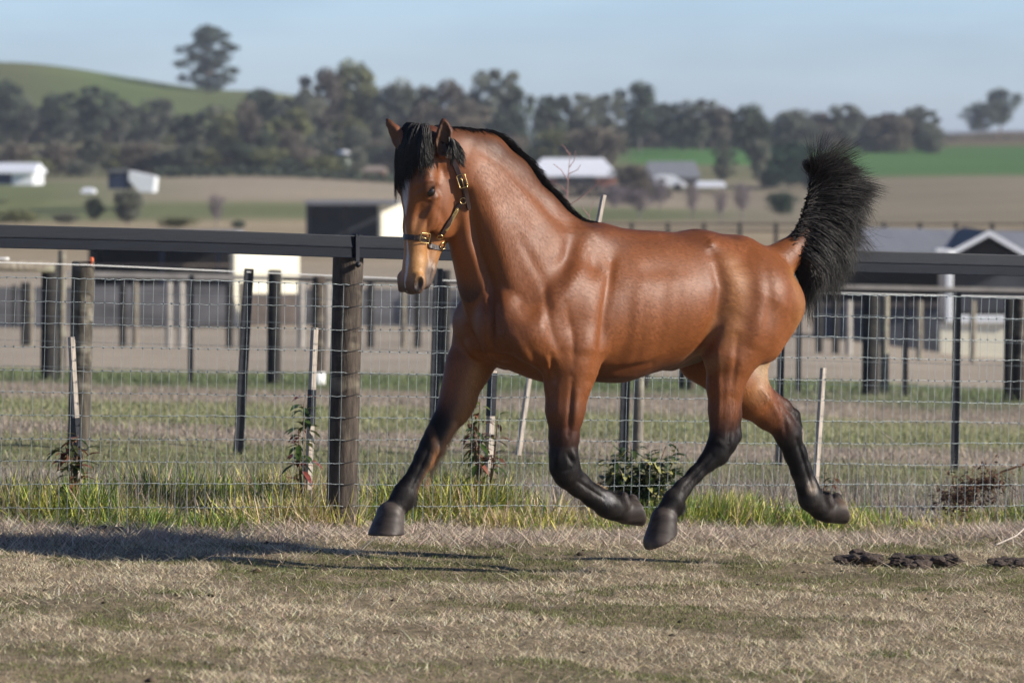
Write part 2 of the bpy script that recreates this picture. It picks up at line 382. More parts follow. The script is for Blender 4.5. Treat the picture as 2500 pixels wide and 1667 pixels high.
# the lane and paddock beyond
n = 90000
y = 30 + 36 * rng.uniform(0, 1, n) ** 1.2; x = rng.uniform(-1, 1, n) * (.115 * y + .6)
y2 = y * (1 + .14 * (fbm(x, y, .6, 3) - .5)); base = np.stack([np.interp(y2, zy, zcol[:, k]) for k in range(3)], 1)
gr = np.interp(y2, [28, 31, 32, 34.5, 35.5, 38, 39, 46, 48, 53, 55, 62, 64], [.1, .1, .5, .5, .12, .12, .4, .4, .1, .1, .5, .5, .1])
green = rng.uniform(0, 1, n) < gr
col = np.where(green[:, None], pick(n, (.16, .195, .075), .25), np.clip(base * 1.35 * (1 + rng.normal(0, .2, (n, 1))), .02, .8))
hh = rng.uniform(.02, .07, n) * (1 + .8 * ((y > 54) & (y < 63)))
blades(x, y, hh, rng.uniform(.004, .010, n), hh * rng.uniform(.3, .9, n), col, 'paddock_grass', 'sparse grass in bands of green and straw beyond the first fence')

# ---------------------------------------------------------------- materials
m_rail = simple('black_rail', (.0055, .0085, .0155), .50, 0, .25, 3, .25, .002, (2, 2, 40))
m_rail.node_tree.nodes['Principled BSDF'].inputs['Specular IOR Level'].default_value = .14
m_wire = simple('steel_wire', (.23, .26, .27), .42, .8, .2, 30, 0)
m_wirev = m_wire
m_tape = simple('white_tape', (.80, .79, .76), .5, 0, .05, 20, 0)
m_picket = simple('black_picket', (.022, .024, .030), .5, .2, .3, 30, .3, .002)
m_picket.node_tree.nodes['Principled BSDF'].inputs['Specular IOR Level'].default_value = .2
m_stake = simple('pale_stake', (.43, .37, .31), .8, 0, .3, 14, .5, .003, (8, 8, 1))
def post_material(name, dark, light, moss):
    m, nt, b = nodes(name); c = coords(nt, 'Object', (10, 10, 2.2)); n1 = noise(nt, 3, 6, c, .65); n2 = noise(nt, 1.0, 3, coords(nt, 'Object', (3, 3, 5)), .6)
    base = ramp(nt, n1, [(.30, dark), (.55, tuple((a_ + b_) / 2 for a_, b_ in zip(dark, light))), (.75, light)])
    nt.links.new(mixc(nt, base, moss, ramp(nt, n2, [(.52, (0, 0, 0)), (.68, (.85, .85, .85))])), b.inputs['Base Color'])
    b.inputs['Roughness'].default_value = .92; bump(nt, b, n1, .9, .012); return m
m_post = post_material('weathered_post', (.025, .019, .015), (.125, .095, .072), (.26, .22, .16))
m_post2 = post_material('lichen_post', (.022, .019, .016), (.15, .125, .09), (.38, .34, .27))
m_post3 = post_material('pine_post', (.10, .08, .065), (.34, .30, .23), (.36, .36, .26))

def post(P0, P1, r, mat, name='post', parent=None, n=20, origin=None, rough=.02):
    m = 26; t = np.linspace(0, 1, m)[:, None]; P = np.array(P0) * (1 - t) + np.array(P1) * t; a = np.arange(n) / n * 2 * np.pi
    V = []; seed = rng.uniform(0, 9, 4)
    for i in range(m):
        rr_ = r * (1 + rough * np.sin(3 * a + seed[0] + i * .05) + rough * .7 * np.sin(7 * a + seed[1] - i * .07) + rng.normal(0, rough * .2, n))
        V.append(np.stack([P[i, 0] + rr_ * np.cos(a), P[i, 1] + rr_ * np.sin(a), np.full(n, P[i, 2])], 1))
    V = np.concatenate(V); F = [(i * n + j, i * n + (j + 1) % n, (i + 1) * n + (j + 1) % n, (i + 1) * n + j) for i in range(m - 1) for j in range(n)]
    # weathered, slightly rounded top
    c = P[-1] + np.array([0, 0, .006]); V = np.concatenate([V, V[-n:] * .82 + P[-1] * .18 + np.array([0, 0, .005]), c[None]])
    F += [((m - 1) * n + j, (m - 1) * n + (j + 1) % n, m * n + (j + 1) % n, m * n + j) for j in range(n)] + [(m * n + j, m * n + (j + 1) % n, (m + 1) * n) for j in range(n)]
    return mesh_obj(name, V, F, mat, parent, True, origin)

# ---------------------------------------------------------------- the wire fence right behind the horse
FX0, FX1 = -4.2, 4.8
LEAN = .028
def fp(x, z):                                       # point on the fence plane: x along, z height above local ground
    """x given at ground level"""
    return np.array([x + LEAN * z, fence_Y(x) + 0.0, z + fz(x)])
def fz(x): return -.0335 * x
xp = at(836, 1296, 27)[0]; 
fence = empty('wire_fence', (xp, fence_Y(xp), fz(xp)))
tag(fence, 'silver wire mesh fence with black plastic top rail and thick timber post behind the horse', 'fence')
H_TOP, H_BOT = 1.158, .012
NR = 12
ux_ = np.array([1, .573, -.0335]); sl_ = math.hypot(1, .573)
mh = MB(); 
xs = np.arange(FX0, FX1, .05 / sl_)
jx = rng.normal(0, .0034, len(xs))
for r_ in range(NR):
    z = H_BOT + (H_TOP - H_BOT) * r_ / (NR - 1)
    pts = []
    for i, x in enumerate(xs):
        pts.append(fp(x, z + .0012 * math.sin(x * 5 + r_))); k = x + .5 * .05 / sl_
        pts.append(fp(k, z - (.0028 if (i + r_) % 3 else -.001)))
    mh.tube([q_ + np.array([0, 0, .004 * math.sin(q_[0] * 1.9 + r_ * 2.1) + .002 * math.sin(q_[0] * 7 + r_)]) for q_ in pts], .0020 if r_ in (0, NR - 1) else .0014, 4, False)
mh.build('horizontal_wires', m_wire, fence, True)
mv = MB(); ring = np.array([0, 1, 2, 3])
for i, x in enumerate(xs):
    pts = [fp(x + jx[i] + (.0016 * math.sin(i * 1.7 + r_ * 1.3)) - .0008 * r_ * math.sin(i * .11), H_BOT - .02 * (r_ == 0) + (H_TOP - H_BOT) * r_ / (NR - 1)) + np.array([0, .003, 0]) for r_ in range(NR)]
    mv.tube(pts, .0011, 3, False)
    for r_ in range(NR):
        p = pts[r_]; mv.tube([p + np.array([-.004, -.003, .001]), p + np.array([.004, -.003, -.001])], .0033, 5)
mv.build('vertical_wires', m_wirev, fence, False)
# timber post
post(fp(xp, -.25) + np.array([0, .075, 0]), fp(xp, 1.372) + np.array([0, .075, 0]), .072, m_post, 'post', fence, 28, rough=.025)
for dxp in (-4.6 / sl_ * 1.0, 4.6 / sl_ * 1.0):
    post(fp(xp + dxp, -.25) + np.array([0, .075, 0]), fp(xp + dxp, 1.35) + np.array([0, .075, 0]), .07, m_post, 'post', fence, 24, rough=.025)
# tie wires round the post
for r_ in range(1, NR, 1):
    z = H_BOT + (H_TOP - H_BOT) * r_ / (NR - 1); c = fp(xp, z) + np.array([0, .075, 0])
    tw = MB(); a = np.linspace(-2.75, -.55, 12); tw.tube(np.stack([c[0] + .0745 * np.cos(a), c[1] + .0745 * np.sin(a), c[2] - .022 + .028 * (a + 2.75) / 2.2], 1), .0016, 4); tw.build('tie_wire', m_picket, fence, True)

# top rail: hollow plastic board with two flat bands, one length each side of the joint
def rail_z(x): return 1.333 - .038 * x
def rail_piece(xa, xb):
    prof = [(-.018, -.052), (-.021, -.049), (-.019, -.006), (-.026, -.003), (-.026, .0015), (-.023, .004), (-.014, .049), (-.011, .053), (.018, .053), (.022, .049), (.022, -.049), (.018, -.052)]
    V = []; xs_ = np.linspace(xa, xb, 24)
    for x in xs_:
        c = np.array([x + LEAN * 1.4, fence_Y(x) - .018, rail_z(x) + .002 * math.sin(x * 3)])
        for (d, h) in prof: V.append(c + np.array([-d * -.497, d * .867, 0]) * 1.0 + np.array([0, 0, h]))
    k = len(prof); F = [(i * k + j, i * k + (j + 1) % k, (i + 1) * k + (j + 1) % k, (i + 1) * k + j) for i in range(len(xs_) - 1) for j in range(k)]
    F += [tuple(range(k))[::-1], tuple((len(xs_) - 1) * k + j for j in range(k))]
    return mesh_obj('top_rail', np.array(V), F, m_rail, fence)
xj = xp + .045
rail_piece(FX0, xj - .004); rail_piece(xj + .004, FX1)
br_ = MB(); c = np.array([xj + LEAN * 1.4 - .002, fence_Y(xj) - .045, rail_z(xj) - .006]); Rz = np.array(Matrix.Rotation(math.atan(.573), 3, 'Z'))
br_.box(c, (.022, .006, .128), Rz, .002); br_.box(c + np.array([0, .03, .062]), (.022, .066, .005), Rz, .001)
br_.build('rail_bracket', m_picket, fence)
bt = MB(); p = c + np.array([.002, -.004, -.078]); bt.tube([p, p + np.array([0, .03, 0])], .014, 8); bt.tube([p - np.array([0, .006, 0]), p], .008, 6)
bt.build('bolt', m_picket, fence, True)

# ---------------------------------------------------------------- second fence line, stakes and pickets
def line_post(u, vt, vb, Y, w, mat, name, label, cat, group=None, du=0, kind='round', cap_=None):
    """u at the foot, du shift of the top"""
    A = at(u, vb, Y); A[2] -= .12; T = at(u + du, vt, Y)
    o = empty(name, (A[0], A[1], A[2] + .12)); tag(o, label, cat, group)
    if kind == 'round': post(A, T, w / pxm(Y) / 2, mat, 'shaft', o, 16)
    elif kind == 'star':
        mb = MB(); d = (T - A); L = np.linalg.norm(d); z_ = d / L; x_ = np.cross([0, 1, 0], z_); x_ /= np.linalg.norm(x_); y_ = np.cross(z_, x_); R = np.stack([x_, y_, z_], 1)
        wv = w / pxm(Y)
        for k in range(3):
            an = math.radians(90 + 120 * k + 25); ce_ = (A + T) / 2 + R @ np.array([math.cos(an), math.sin(an), 0]) * wv * .28
            mb.box(ce_, (wv * .58, wv * .13, L), R @ np.array(Matrix.Rotation(an, 3, 'Z')), .001)
        mb.build('shaft', mat, o)
    else:
        mb = MB(); d = (T - A); L = np.linalg.norm(d); z_ = d / L; x_ = np.cross([0, 1, 0], z_); x_ /= np.linalg.norm(x_); R = np.stack([x_, np.cross(z_, x_), z_], 1)
        mb.box((A + T) / 2, (w / pxm(Y), .022, L), R @ np.array(Matrix.Rotation(.5, 3, 'Z')), .003); mb.build('shaft', mat, o)
    return o
o = line_post(190, 640, 1135, 33.6, 56, m_post2, 'fence_post', 'thick lichen covered timber post with an orange cap at the left', 'fence post', du=14)
mb = MB(); p = at(224, 634, 33.55); mb.box(p, (.022, .03, .03), None, .006); mb.box(p - np.array([0, 0, .02]), (.008, .01, .03)); mb.build('insulator', simple('orange_plastic', (.75, .16, .06), .5, 0, .1, 10, 0), o)
line_post(576, 656, 1116, 34, 25, m_picket, 'star_picket', 'leaning black star picket alone between the two timber posts', 'picket', du=30, kind='star')
line_post(1052, 655, 1120, 34.3, 24, m_picket, 'star_picket', 'black star picket just left of the far foreleg', 'picket', du=16, kind='star')
line_post(1518, 700, 1100, 34.6, 25, m_picket, 'star_picket', 'black star picket rising behind the dark leafy shrub', 'picket', du=14, kind='star')
line_post(1556, 720, 1112, 35, 26, m_post3, 'fence_post', 'grey timber post beside the picket behind the leafy shrub', 'fence post', du=8)
line_post(1898, 705, 1128, 34.9, 19, m_picket, 'star_picket', 'black star picket behind the raised hind leg', 'picket', du=10, kind='star')
line_post(2327, 712, 1140, 35.1, 22, m_picket, 'star_picket', 'black star picket at the right in front of the white downpipe', 'picket', du=8, kind='star')
def wire(pts, r, name, mat, label, cat='wire', group=None, sag=.01):
    P = np.array(pts); t = np.linspace(0, 1, 24); Q = np.stack([np.interp(t, np.linspace(0, 1, len(P)), P[:, k]) for k in range(3)], 1); Q[:, 2] -= sag * 4 * t * (1 - t)
    mb = MB(); mb.tube(Q, r, 6); o = mb.build(name, mat, None, True, origin=Q[0]); tag(o, label, cat, group); return o
wire([at(-500, 628, 33), at(190, 646, 33.5), at(600, 664, 34), at(1065, 684, 34.3), at(1560, 702, 34.7), at(2330, 722, 35.1), at(2900, 732, 35.4)], .0034, 'tape_strand', m_tape, 'bright white electric strand running along the tops of the pickets', 'wire', None, 0)
for k, (a_, b_, lab) in enumerate(((705, 783, 'thin plain wire just below the top of the mesh'), (768, 838, 'thin plain wire in the upper part behind the mesh'), (830, 893, 'thin plain wire at mid height behind the mesh'), (893, 948, 'thin plain wire low down crossing the green strip'))):
    wire([at(-300, a_ - 8, 33.2), at(2800, b_ + 8, 35.3)], .0016, 'plain_wire', m_wire, lab, 'wire', 'plain wires of the second fence line', 0)

# third fence line, blurred
F3 = [(118, 645, 928, 40, 'dark'), (149, 612, 925, 20, 'pale'), (463, 672, 938, 14, 'star'), (668, 660, 932, 34, 'dark'), (776, 676, 955, 32, 'pine'), (1085, 660, 950, 26, 'dark'), (2124, 718, 975, 42, 'dark'), (2158, 720, 978, 22, 'pale'),
      (2207, 724, 972, 15, 'star'), (2462, 728, 985, 26, 'dark'), (2490, 728, 990, 30, 'pine'), (1947, 720, 962, 14, 'star'), (1660, 900, 952, 16, 'star'), (1685, 900, 952, 22, 'pine'), (1574, 880, 945, 22, 'dark')]
F3L = ['dark timber post at the left edge where the log rail ends', 'pale timber post right of the dark one at the left edge', 'thin dark picket left of the cream shed wall', 'dark post in front of the cream shed wall', 'brown post with a white painted foot left of the main post',
       'dark post half hidden behind the horse chest', 'dark post under the raised tail', 'pale post beside the dark post under the tail', 'thin dark picket between the tail and the white downpipe', 'dark post at the right edge', 'brown post at the right edge beside the dark one',
       'thin dark picket right of the horse rump', 'thin dark picket under the belly', 'brown post under the belly beside a thin picket', 'short dark post seen just under the belly line']
m_dpost = post_material('dark_post', (.012, .012, .013), (.035, .03, .027), (.05, .045, .035))
for i, (u, vt, vb, w, k) in enumerate(F3):
    mt = {'dark': m_dpost, 'pale': m_post3, 'pine': m_post, 'star': m_picket}[k]
    o = line_post(u, vt, vb, 55 + (.3 if k in ('pale',) else 0), w, mt, 'star_picket' if k == 'star' else 'fence_post', F3L[i], 'picket' if k == 'star' else 'fence post', du=3, kind='star' if k == 'star' else 'round')
    if i == 4: mb = MB(); p = at(u + 1, vb - 22, 55 - .001); mb.tube([p - np.array([0, 0, .08]), p + np.array([0, 0, .1])], .069, 16); mb.build('painted_foot', m_tape, o, True)
mb = MB(); mb.tube([at(-400, 640, 54.6), at(134, 652, 54.8)], .052, 12); o = mb.build('log_rail', m_post3, None, True, origin=at(134, 652, 54.8)); tag(o, 'thick pale round log rail at the left edge', 'rail')
wire([at(-300, 628, 48), at(22, 632, 48)], .012, 'pipe', m_tape, 'thin white pipe with a knob above the log rail at the left edge', 'pipe', None, 0)
for a_, b_, lab in ((657, 716, 'dark top board of the blurred fence behind the picket line'),):
    wire([at(690, 682, 56), at(2800, 722, 56)], .016, 'fence_board', m_dpost, lab, 'rail', None, 0)
# fourth line at 112 m: pale posts carrying a broad pale rail
m_pale = simple('grey_timber', (.36, .33, .29), .85, 0, .2, 3, 0)
F4 = [(60, 0), (75, 1), (300, 0), (330, 1), (412, 2), (442, 2), (560, 0), (590, 1), (735, 2), (800, 2), (905, 0), (985, 1), (1020, 0), (2072, 2), (2040, 0), (2375, 1), (2000, 0), (2245, 1)]
adj = ['a grey', 'a brown', 'a pale']
for i, (u, k) in enumerate(F4):
    vb = 842 + (28 if u > 1900 else 0) - (6 if k == 2 else 0)
    line_post(u, 690 if u < 1500 else 735, vb, 108, [18, 15, 17][k], [m_dpost, m_post3, m_pale][k], 'fence_post', '%s %s timber post counted from the left in the far blurred paddock rail' % (ORD[sorted(q_[0] for q_ in F4).index(u)], ['dark', 'greenish', 'pale grey'][k]), 'fence post', 'far blurred paddock posts', 0)
def strip(u0, v0, u1, v1, h, Y, mat, name, label, cat, th=.05):
    A, Bp = at(u0, v0, Y), at(u1, v1, Y); mb = MB(); d = Bp - A; L = np.linalg.norm(d); an = math.atan2(d[2], math.hypot(d[0], d[1])); R = np.array(Matrix.Rotation(-an, 3, 'Y'))
    mb.box((A + Bp) / 2, (L, th, h / pxm(Y)), R); o = mb.build(name, mat, None, origin=tuple((A + Bp) / 2)); tag(o, label, cat); return o
strip(150, 668, 1150, 690, 13, 110, m_pale, 'timber_rail', 'broad pale rail crossing in front of the left stable', 'rail')
strip(1930, 700, 2700, 716, 15, 110, m_pale, 'timber_rail', 'broad pale rail crossing in front of the right stable', 'rail')

# ---------------------------------------------------------------- buildings
m_cream = simple('cream_cladding', (.70, .66, .52), .6, 0, .05, 2, .1, .02, (.1, .1, 12))
m_white = simple('white_sheet', (.80, .82, .84), .45, 0, .05, 1, 0)
m_roof = simple('grey_roof', (.21, .213, .225), .6, .0, .10, 1, .3, .03, (9, .2, .2))
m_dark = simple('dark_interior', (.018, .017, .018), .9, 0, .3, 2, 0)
m_navy = simple('navy_panel', (.010, .022, .060), .6, 0, .2, 1, 0)
m_slate = simple('slate_mesh', (.165, .160, .162), .9, 0, .5, .5, 0, 0, (1, 1, 3))
m_brick = simple('red_brick', (.42, .17, .10), .9, 0, .15, 6, 0)
m_wroof = simple('white_roof', (.82, .84, .88), .4, 0, .04, 1, 0)
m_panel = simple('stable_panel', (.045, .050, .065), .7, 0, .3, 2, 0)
m_mud = simple('weathered_timber', (.25, .20, .16), .9, 0, .2, 3, 0)

def bx(part, parent, mat, u0, v0, u1, v1, Y0, depth, bev=0):
    """box whose front face spans pixels (u0,v0)-(u1,v1) at depth Y0"""
    A = at(u0, v1, Y0); Bp = at(u1, v0, Y0); Bp[1] = Y0
    mb = MB(); mb.box(((A[0] + Bp[0]) / 2, Y0 + depth / 2, (A[2] + Bp[2]) / 2), (Bp[0] - A[0], depth, Bp[2] - A[2]), None, bev); return mb.build(part, mat, parent)
def prism(part, parent, mat, P, depth_vec):
    """polygon P (list of points) extruded by depth_vec"""
    P = np.array(P); n = len(P); V = np.concatenate([P, P + np.array(depth_vec)]); F = [tuple(range(n)), tuple(range(2 * n - 1, n - 1, -1))] + [(i, (i + 1) % n, n + (i + 1) % n, n + i)[::-1] for i in range(n)]
    return mesh_obj(part, V, F, mat, parent)
# left stable: open dark front, cream end bay
st = empty('stable', tuple(at(475, 800, 150))); tag(st, 'low stable with dark open front and cream end wall seen under the rail at left', 'stable')
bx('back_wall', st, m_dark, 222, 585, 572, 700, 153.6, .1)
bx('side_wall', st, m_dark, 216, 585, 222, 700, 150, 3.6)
bx('roof', st, m_roof, 214, 566, 576, 584, 149.5, 4.4)
qa, qb = at(573, 795, 150), at(731, 795, 154); qt, qu = at(573, 596, 150), at(731, 600, 154); prism('cream_wall', st, m_cream, [qa, qb, qu, qt], (-.12, .03, 0))
for u in (392, 530): bx('roof_post', st, m_navy, u, 585, u + 7, 700, 150.2, .08)
bx('lower_wall', st, m_slate, 222, 697, 572, 795, 150, .12)
bx('lower_cladding', st, m_mud, 600, 716, 731, 796, 149.9, .05); bx('ridge_board', st, m_mud, 225, 645, 570, 649, 150.0, .05)
# slate coloured windbreak mesh
wb = empty('windbreak', tuple(at(850, 800, 140))); tag(wb, 'long slate grey windbreak screen low behind the blurred posts', 'windbreak')
bx('screen', wb, m_slate, -300, 700, 222, 792, 140, .05); bx('screen', wb, m_slate, 731, 705, 1300, 795, 140, .05)
for u in (-120, 30, 180, 760, 900, 1040, 1180): bx('screen_post', wb, m_dpost, u, 695, u + 8, 800, 139.8, .08)
# mid shed above the rail
sh = empty('machinery_shed', tuple(at(850, 640, 267))); tag(sh, 'flat roofed dark open shed with bright cream side wall left of the horse head', 'shed')
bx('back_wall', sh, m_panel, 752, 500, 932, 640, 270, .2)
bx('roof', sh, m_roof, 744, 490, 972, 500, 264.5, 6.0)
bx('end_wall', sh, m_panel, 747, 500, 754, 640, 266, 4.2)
prism('cream_wall', sh, m_cream, [at(931, 640, 265), at(1012, 640, 270), at(1012, 500, 270), at(931, 498, 265)], (-.15, .05, 0))
bx('roof_post', sh, m_dpost, 838, 500, 846, 640, 266, .3)
# right stable with gable porch
rs = empty('stable', tuple(at(2300, 880, 140))); tag(rs, 'stable with grey metal roof and white trimmed gable porch at the right', 'stable')
ZR = at(0, 553, 147)[2]; 
Pr = [at(1960, 551, 148), at(2560, 566, 148), at(2560, 622, 140.4), at(1960, 612, 140.4)]
prism('roof', rs, m_roof, Pr, (0, 0, -.12))
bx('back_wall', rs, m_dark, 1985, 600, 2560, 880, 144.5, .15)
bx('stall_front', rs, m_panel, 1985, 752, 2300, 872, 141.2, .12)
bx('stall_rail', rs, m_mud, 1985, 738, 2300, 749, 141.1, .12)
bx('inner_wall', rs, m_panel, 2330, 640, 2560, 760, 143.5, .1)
prism('cream_wall', rs, m_cream, [at(2296, 884, 139.6), at(2484, 884, 139.65), at(2484, 788, 139.65), at(2296, 788, 139.6)], (-.05, .12, 0))
bx('wall_cap', rs, m_white, 2330, 770, 2484, 789, 139.5, .25, .02)
bx('corner_panel', rs, m_slate, 2292, 622, 2308, 790, 139.9, .15)
bx('downpipe', rs, m_white, 2309, 612, 2326, 788, 139.5, .12, .02)
bx('gutter', rs, m_white, 2284, 608, 2322, 618, 139.4, .35, .02)
apex = at(2415, 563, 139.6); Lg = at(2312, 618, 139.6); Rg = at(2525, 626, 139.6); tk = np.array([0, 0, -.13])
prism('bargeboard', rs, m_white, [Lg, apex, apex + tk, Lg + tk], (0, .1, 0)); prism('bargeboard', rs, m_white, [apex, Rg, Rg + tk, apex + tk], (0, .1, 0))
m_porch = simple('porch_sheet', (.13, .13, .13), .95, 0, .2, 1, 0)
prism('porch_roof', rs, m_porch, [Lg + [0, .1, 0], apex + [0, .1, 0], apex + [0, 8, 0], Lg + [0, 8, 0]], (0, 0, -.06)); prism('porch_roof', rs, m_porch, [apex + [0, .1, 0], Rg + [0, .1, 0], Rg + [0, 8, 0], apex + [0, 8, 0]], (0, 0, -.06))
prism('gable_wall', rs, m_dark, [Lg + [.1, .6, -.2], apex + [0, .6, -.2], Rg + [-.1, .6, -.2]], (0, .1, 0))
# far right fence rails above the horse's back
fr = empty('paddock_fence', tuple(at(1750, 590, 215))); tag(fr, 'grey post and rail paddock fence far behind the horse back', 'fence')
for v in (546, 562): bx('rail', fr, m_dpost, 1440, v, 2600, v + 4, 215, .1)
for u in range(1450, 2600, 88): bx('post', fr, m_dpost, u, 543, u + 9, 600, 214.9, .2)
# farm buildings in the distance
def gabled(name, label, cat, u0, u1, v_e, v_r, v_b, Y, dep, mw, mr, hip=0):
    o = empty(name, tuple(at((u0 + u1) / 2, v_b, Y))); tag(o, label, cat)
    bx('wall', o, mw, u0 + 2, v_e, u1 - 2, v_b, Y, dep)
    A, Bp = at(u0 - 3, v_e, Y - .4), at(u1 + 3, v_e, Y - .4); h = (v_e - v_r) / pxm(Y); dd = dep + .8
    a_ = hip * (Bp[0] - A[0]); V = [A, Bp, Bp + [0, dd, 0], A + [0, dd, 0], A + [a_, dd / 2, h], Bp + [-a_, dd / 2, h]]
    V = V + [p + np.array([0, 0, -.15]) for p in V[:4]]
    mesh_obj('roof', np.array(V), [(0, 1, 5, 4), (1, 2, 5), (2, 3, 4, 5), (3, 0, 4), (0, 6, 7, 1), (1, 7, 8, 2), (2, 8, 9, 3), (3, 9, 6, 0), (6, 9, 8, 7)], mr, o); return o
hs = gabled('farmhouse', 'white hip roofed farmhouse with red brick walls behind the horse neck', 'house', 1292, 1508, 428, 386, 470, 455, 11, m_brick, m_wroof, .16)
bx('verandah_shade', hs, m_dark, 1360, 431, 1452, 470, 454.6, .3); bx('window', hs, m_dark, 1318, 438, 1338, 455, 454.8, .15)
gabled('farm_shed', 'long grey roofed farm shed right of the white house', 'shed', 1582, 1708, 432, 394, 452, 480, 14, m_slate, m_roof, .05)
o = empty('caravan', tuple(at(1637, 458, 445))); tag(o, 'white caravan parked below the grey farm shed', 'caravan')
P = [at(u, v, 445) for u, v in ((1598, 456), (1598, 432), (1612, 426), (1645, 428), (1662, 440), (1676, 446), (1676, 457))]; prism('body', o, m_white, P[::-1], (0, 2.4, 0)); bx('window', o, m_slate, 1606, 436, 1626, 444, 444.97, .1)
for u in (1615, 1655): mb = MB(); p = at(u, 458, 444.8); mb.tube([p, p + np.array([0, .3, 0])], .33, 14); mb.build('wheel', m_dpost, o, True)
gabled('low_shed', 'low white roofed shed right of the white caravan', 'shed', 1704, 1770, 453, 443, 462, 447, 5, m_cream, m_wroof, .05)
s1 = gabled('hay_shed', 'white farm shed with a navy open bay at the far left edge', 'shed', -60, 82, 418, 398, 452, 380, 9, m_white, m_wroof, .02); bx('open_bay', s1, m_navy, -55, 421, 28, 450, 379.9, .3)
s2 = empty('hay_shed', tuple(at(318, 470, 360))); tag(s2, 'white ended shed with a navy open front behind two round bushes', 'shed')
bx('open_bay', s2, m_navy, 264, 423, 314, 462, 360, 4); prism('end_wall', s2, m_white, [at(u, v, 359.9) for u, v in ((314, 418), (378, 432), (374, 470), (340, 468), (314, 440))][::-1], (0, 3.9, 0))
prism('roof', s2, m_roof, [at(262, 421, 359.6), at(314, 416, 359.6), at(314, 416, 364.2), at(262, 421, 364.2)], (0, 0, .12))
gabled('shelter', 'tiny white shelter roof in the left paddock', 'shelter', 200, 226, 466, 459, 474, 352, 1.5, m_cream, m_wroof, .2)
tk_ = empty('water_tank', tuple(at(841, 418, 480))); tag(tk_, 'pale green round water tank with white lid in front of the wood', 'water tank')
mb = MB(); c = at(841, 418, 480); mb.tube([c, c + np.array([0, 0, 1.1])], .62, 20); mb.build('tank_body', simple('tank_green', (.50, .55, .45), .6, 0, .05, 2, 0), tk_, True)
mb = MB(); c = at(841, 376, 480); mb.tube([c, c + np.array([0, 0, .28])], [.72, .45], 20); mb.build('lid', m_white, tk_, True)
gabled('hillside_house', 'small white roofed house among the trees left of centre', 'house', 652, 705, 290, 276, 312, 640, 6, m_slate, m_white, .2)
gabled('hillside_house', 'pale grey roofed long house among the trees above the horse ears', 'house', 770, 876, 312, 300, 325, 630, 6, m_mud, simple('pale_roof', (.42, .45, .47), .6, 0, .1, 1, 0), .1)
gabled('brick_cottage', 'low brick cottage at the wood edge left of the horse ears', 'house', 886, 940, 416, 405, 436, 460, 6, m_brick, m_mud, .2)
# ---------------------------------------------------------------- horse
HY = 24.5                                   # depth of the middle of the horse
YAW = math.radians(30)
S = FPX / HY                                # px per metre at the horse
HF = np.array([-math.cos(YAW), -math.sin(YAW), 0.])   # forward
HL = np.array([math.sin(YAW), -math.cos(YAW), 0.])    # its left (towards the camera)
HO = at(1560, 1340, HY); HO[2] = 0.0        # origin under the middle of the body
HB = np.stack([HF, HL, np.array([0, 0, 1.])])         # world -> horse frame
def toH(P): return (np.asarray(P) - HO) @ HB.T
def toW(P): return np.asarray(P) @ HB + HO
CAMP = np.array([0, 0, CAM_H])
def B(u, v, l=0.):
    """point of the horse seen at pixel (u,v) and lying l metres left of its median plane (horse frame)"""
    d = ray(u, v); t = (l - (CAMP - HO) @ HL) / (d @ HL)
    return toH(CAMP + t * d)
# head frame
HPOLL = toW(B(1036, 322, .03))
hx = np.array([-.078, -.02, -1.0]); hx /= np.linalg.norm(hx)
hz = np.array([-.72, -.69, 0.]); hz -= hx * (hz @ hx); hz /= np.linalg.norm(hz)
hy = np.cross(hz, hx); hy /= np.linalg.norm(hy)
if hy[1] > 0: hy = -hy
HH = np.stack([hx, hy, hz])                 # rows: down the face, near side, out of the face
HHh = HH @ HB.T                             # axes expressed in the horse frame
PH = toH(HPOLL)
HS = 1.0
def Hd(x, y, z): return PH + (np.array([x, y, z]) * HS) @ HHh

BAY = (.205, .063, .0145); BAYD = (.085, .027, .012); TAN = (.36, .165, .055); BLK = (.010, .0085, .0085)
GREY = (.085, .075, .072); PALE = (.42, .30, .18); HOOF = (.042, .032, .027)
prims = []; carve = []
def cap(A, C, ra, rb, k=.03, fa=1., fb=None, n=None, col=BAY):
    prims.append(dict(t='c', A=np.array(A), B=np.array(C), ra=ra, rb=rb, k=k, fa=fa, fb=fa if fb is None else fb, n=n, col=col))
def ell(c, r, ax=None, k=.03, col=BAY, cut=False):
    d = dict(t='e', c=np.array(c), r=np.array(r, float), ax=np.eye(3) if ax is None else np.array(ax), k=k, col=col)
    (carve if cut else prims).append(d)
LAT = np.array([0, 1., 0])
def chain(pts, k=.03, n=None, cols=None):
    """pts: (point, radius px, flat)"""
    for i in range(len(pts) - 1):
        (A, ra, fa), (C, rb, fb) = pts[i], pts[i + 1]
        cap(A, C, ra / S, rb / S, k, fa, fb, n, (cols[i] if cols else BAY))
# ---- trunk
chain([(B(1252, 790), 100, .95), (B(1330, 765), 150, .82), (B(1420, 760), 158, .80), (B(1500, 758), 168, .84), (B(1600, 742), 154, .92),
       (B(1700, 722), 134, 1.0), (B(1775, 724), 128, 1.05), (B(1840, 724), 104, 1.2)], k=.05, n=LAT)
cap(B(1370, 578), B(1450, 614), .065, .075, .12, .7, .8, LAT)            # withers
cap(B(1450, 620), B(1560, 646), .075, .078, .14, .8, 1.0, LAT)
cap(B(1560, 646), B(1700, 628), .078, .08, .14, 1.0, 1.2, LAT)            # loin
cap(B(1700, 628), B(1800, 640), .08, .09, .08, 1.2, 1.3, LAT)
cap(B(1800, 640), B(1868, 682), .09, .085, .08, 1.2, 1.0, LAT)
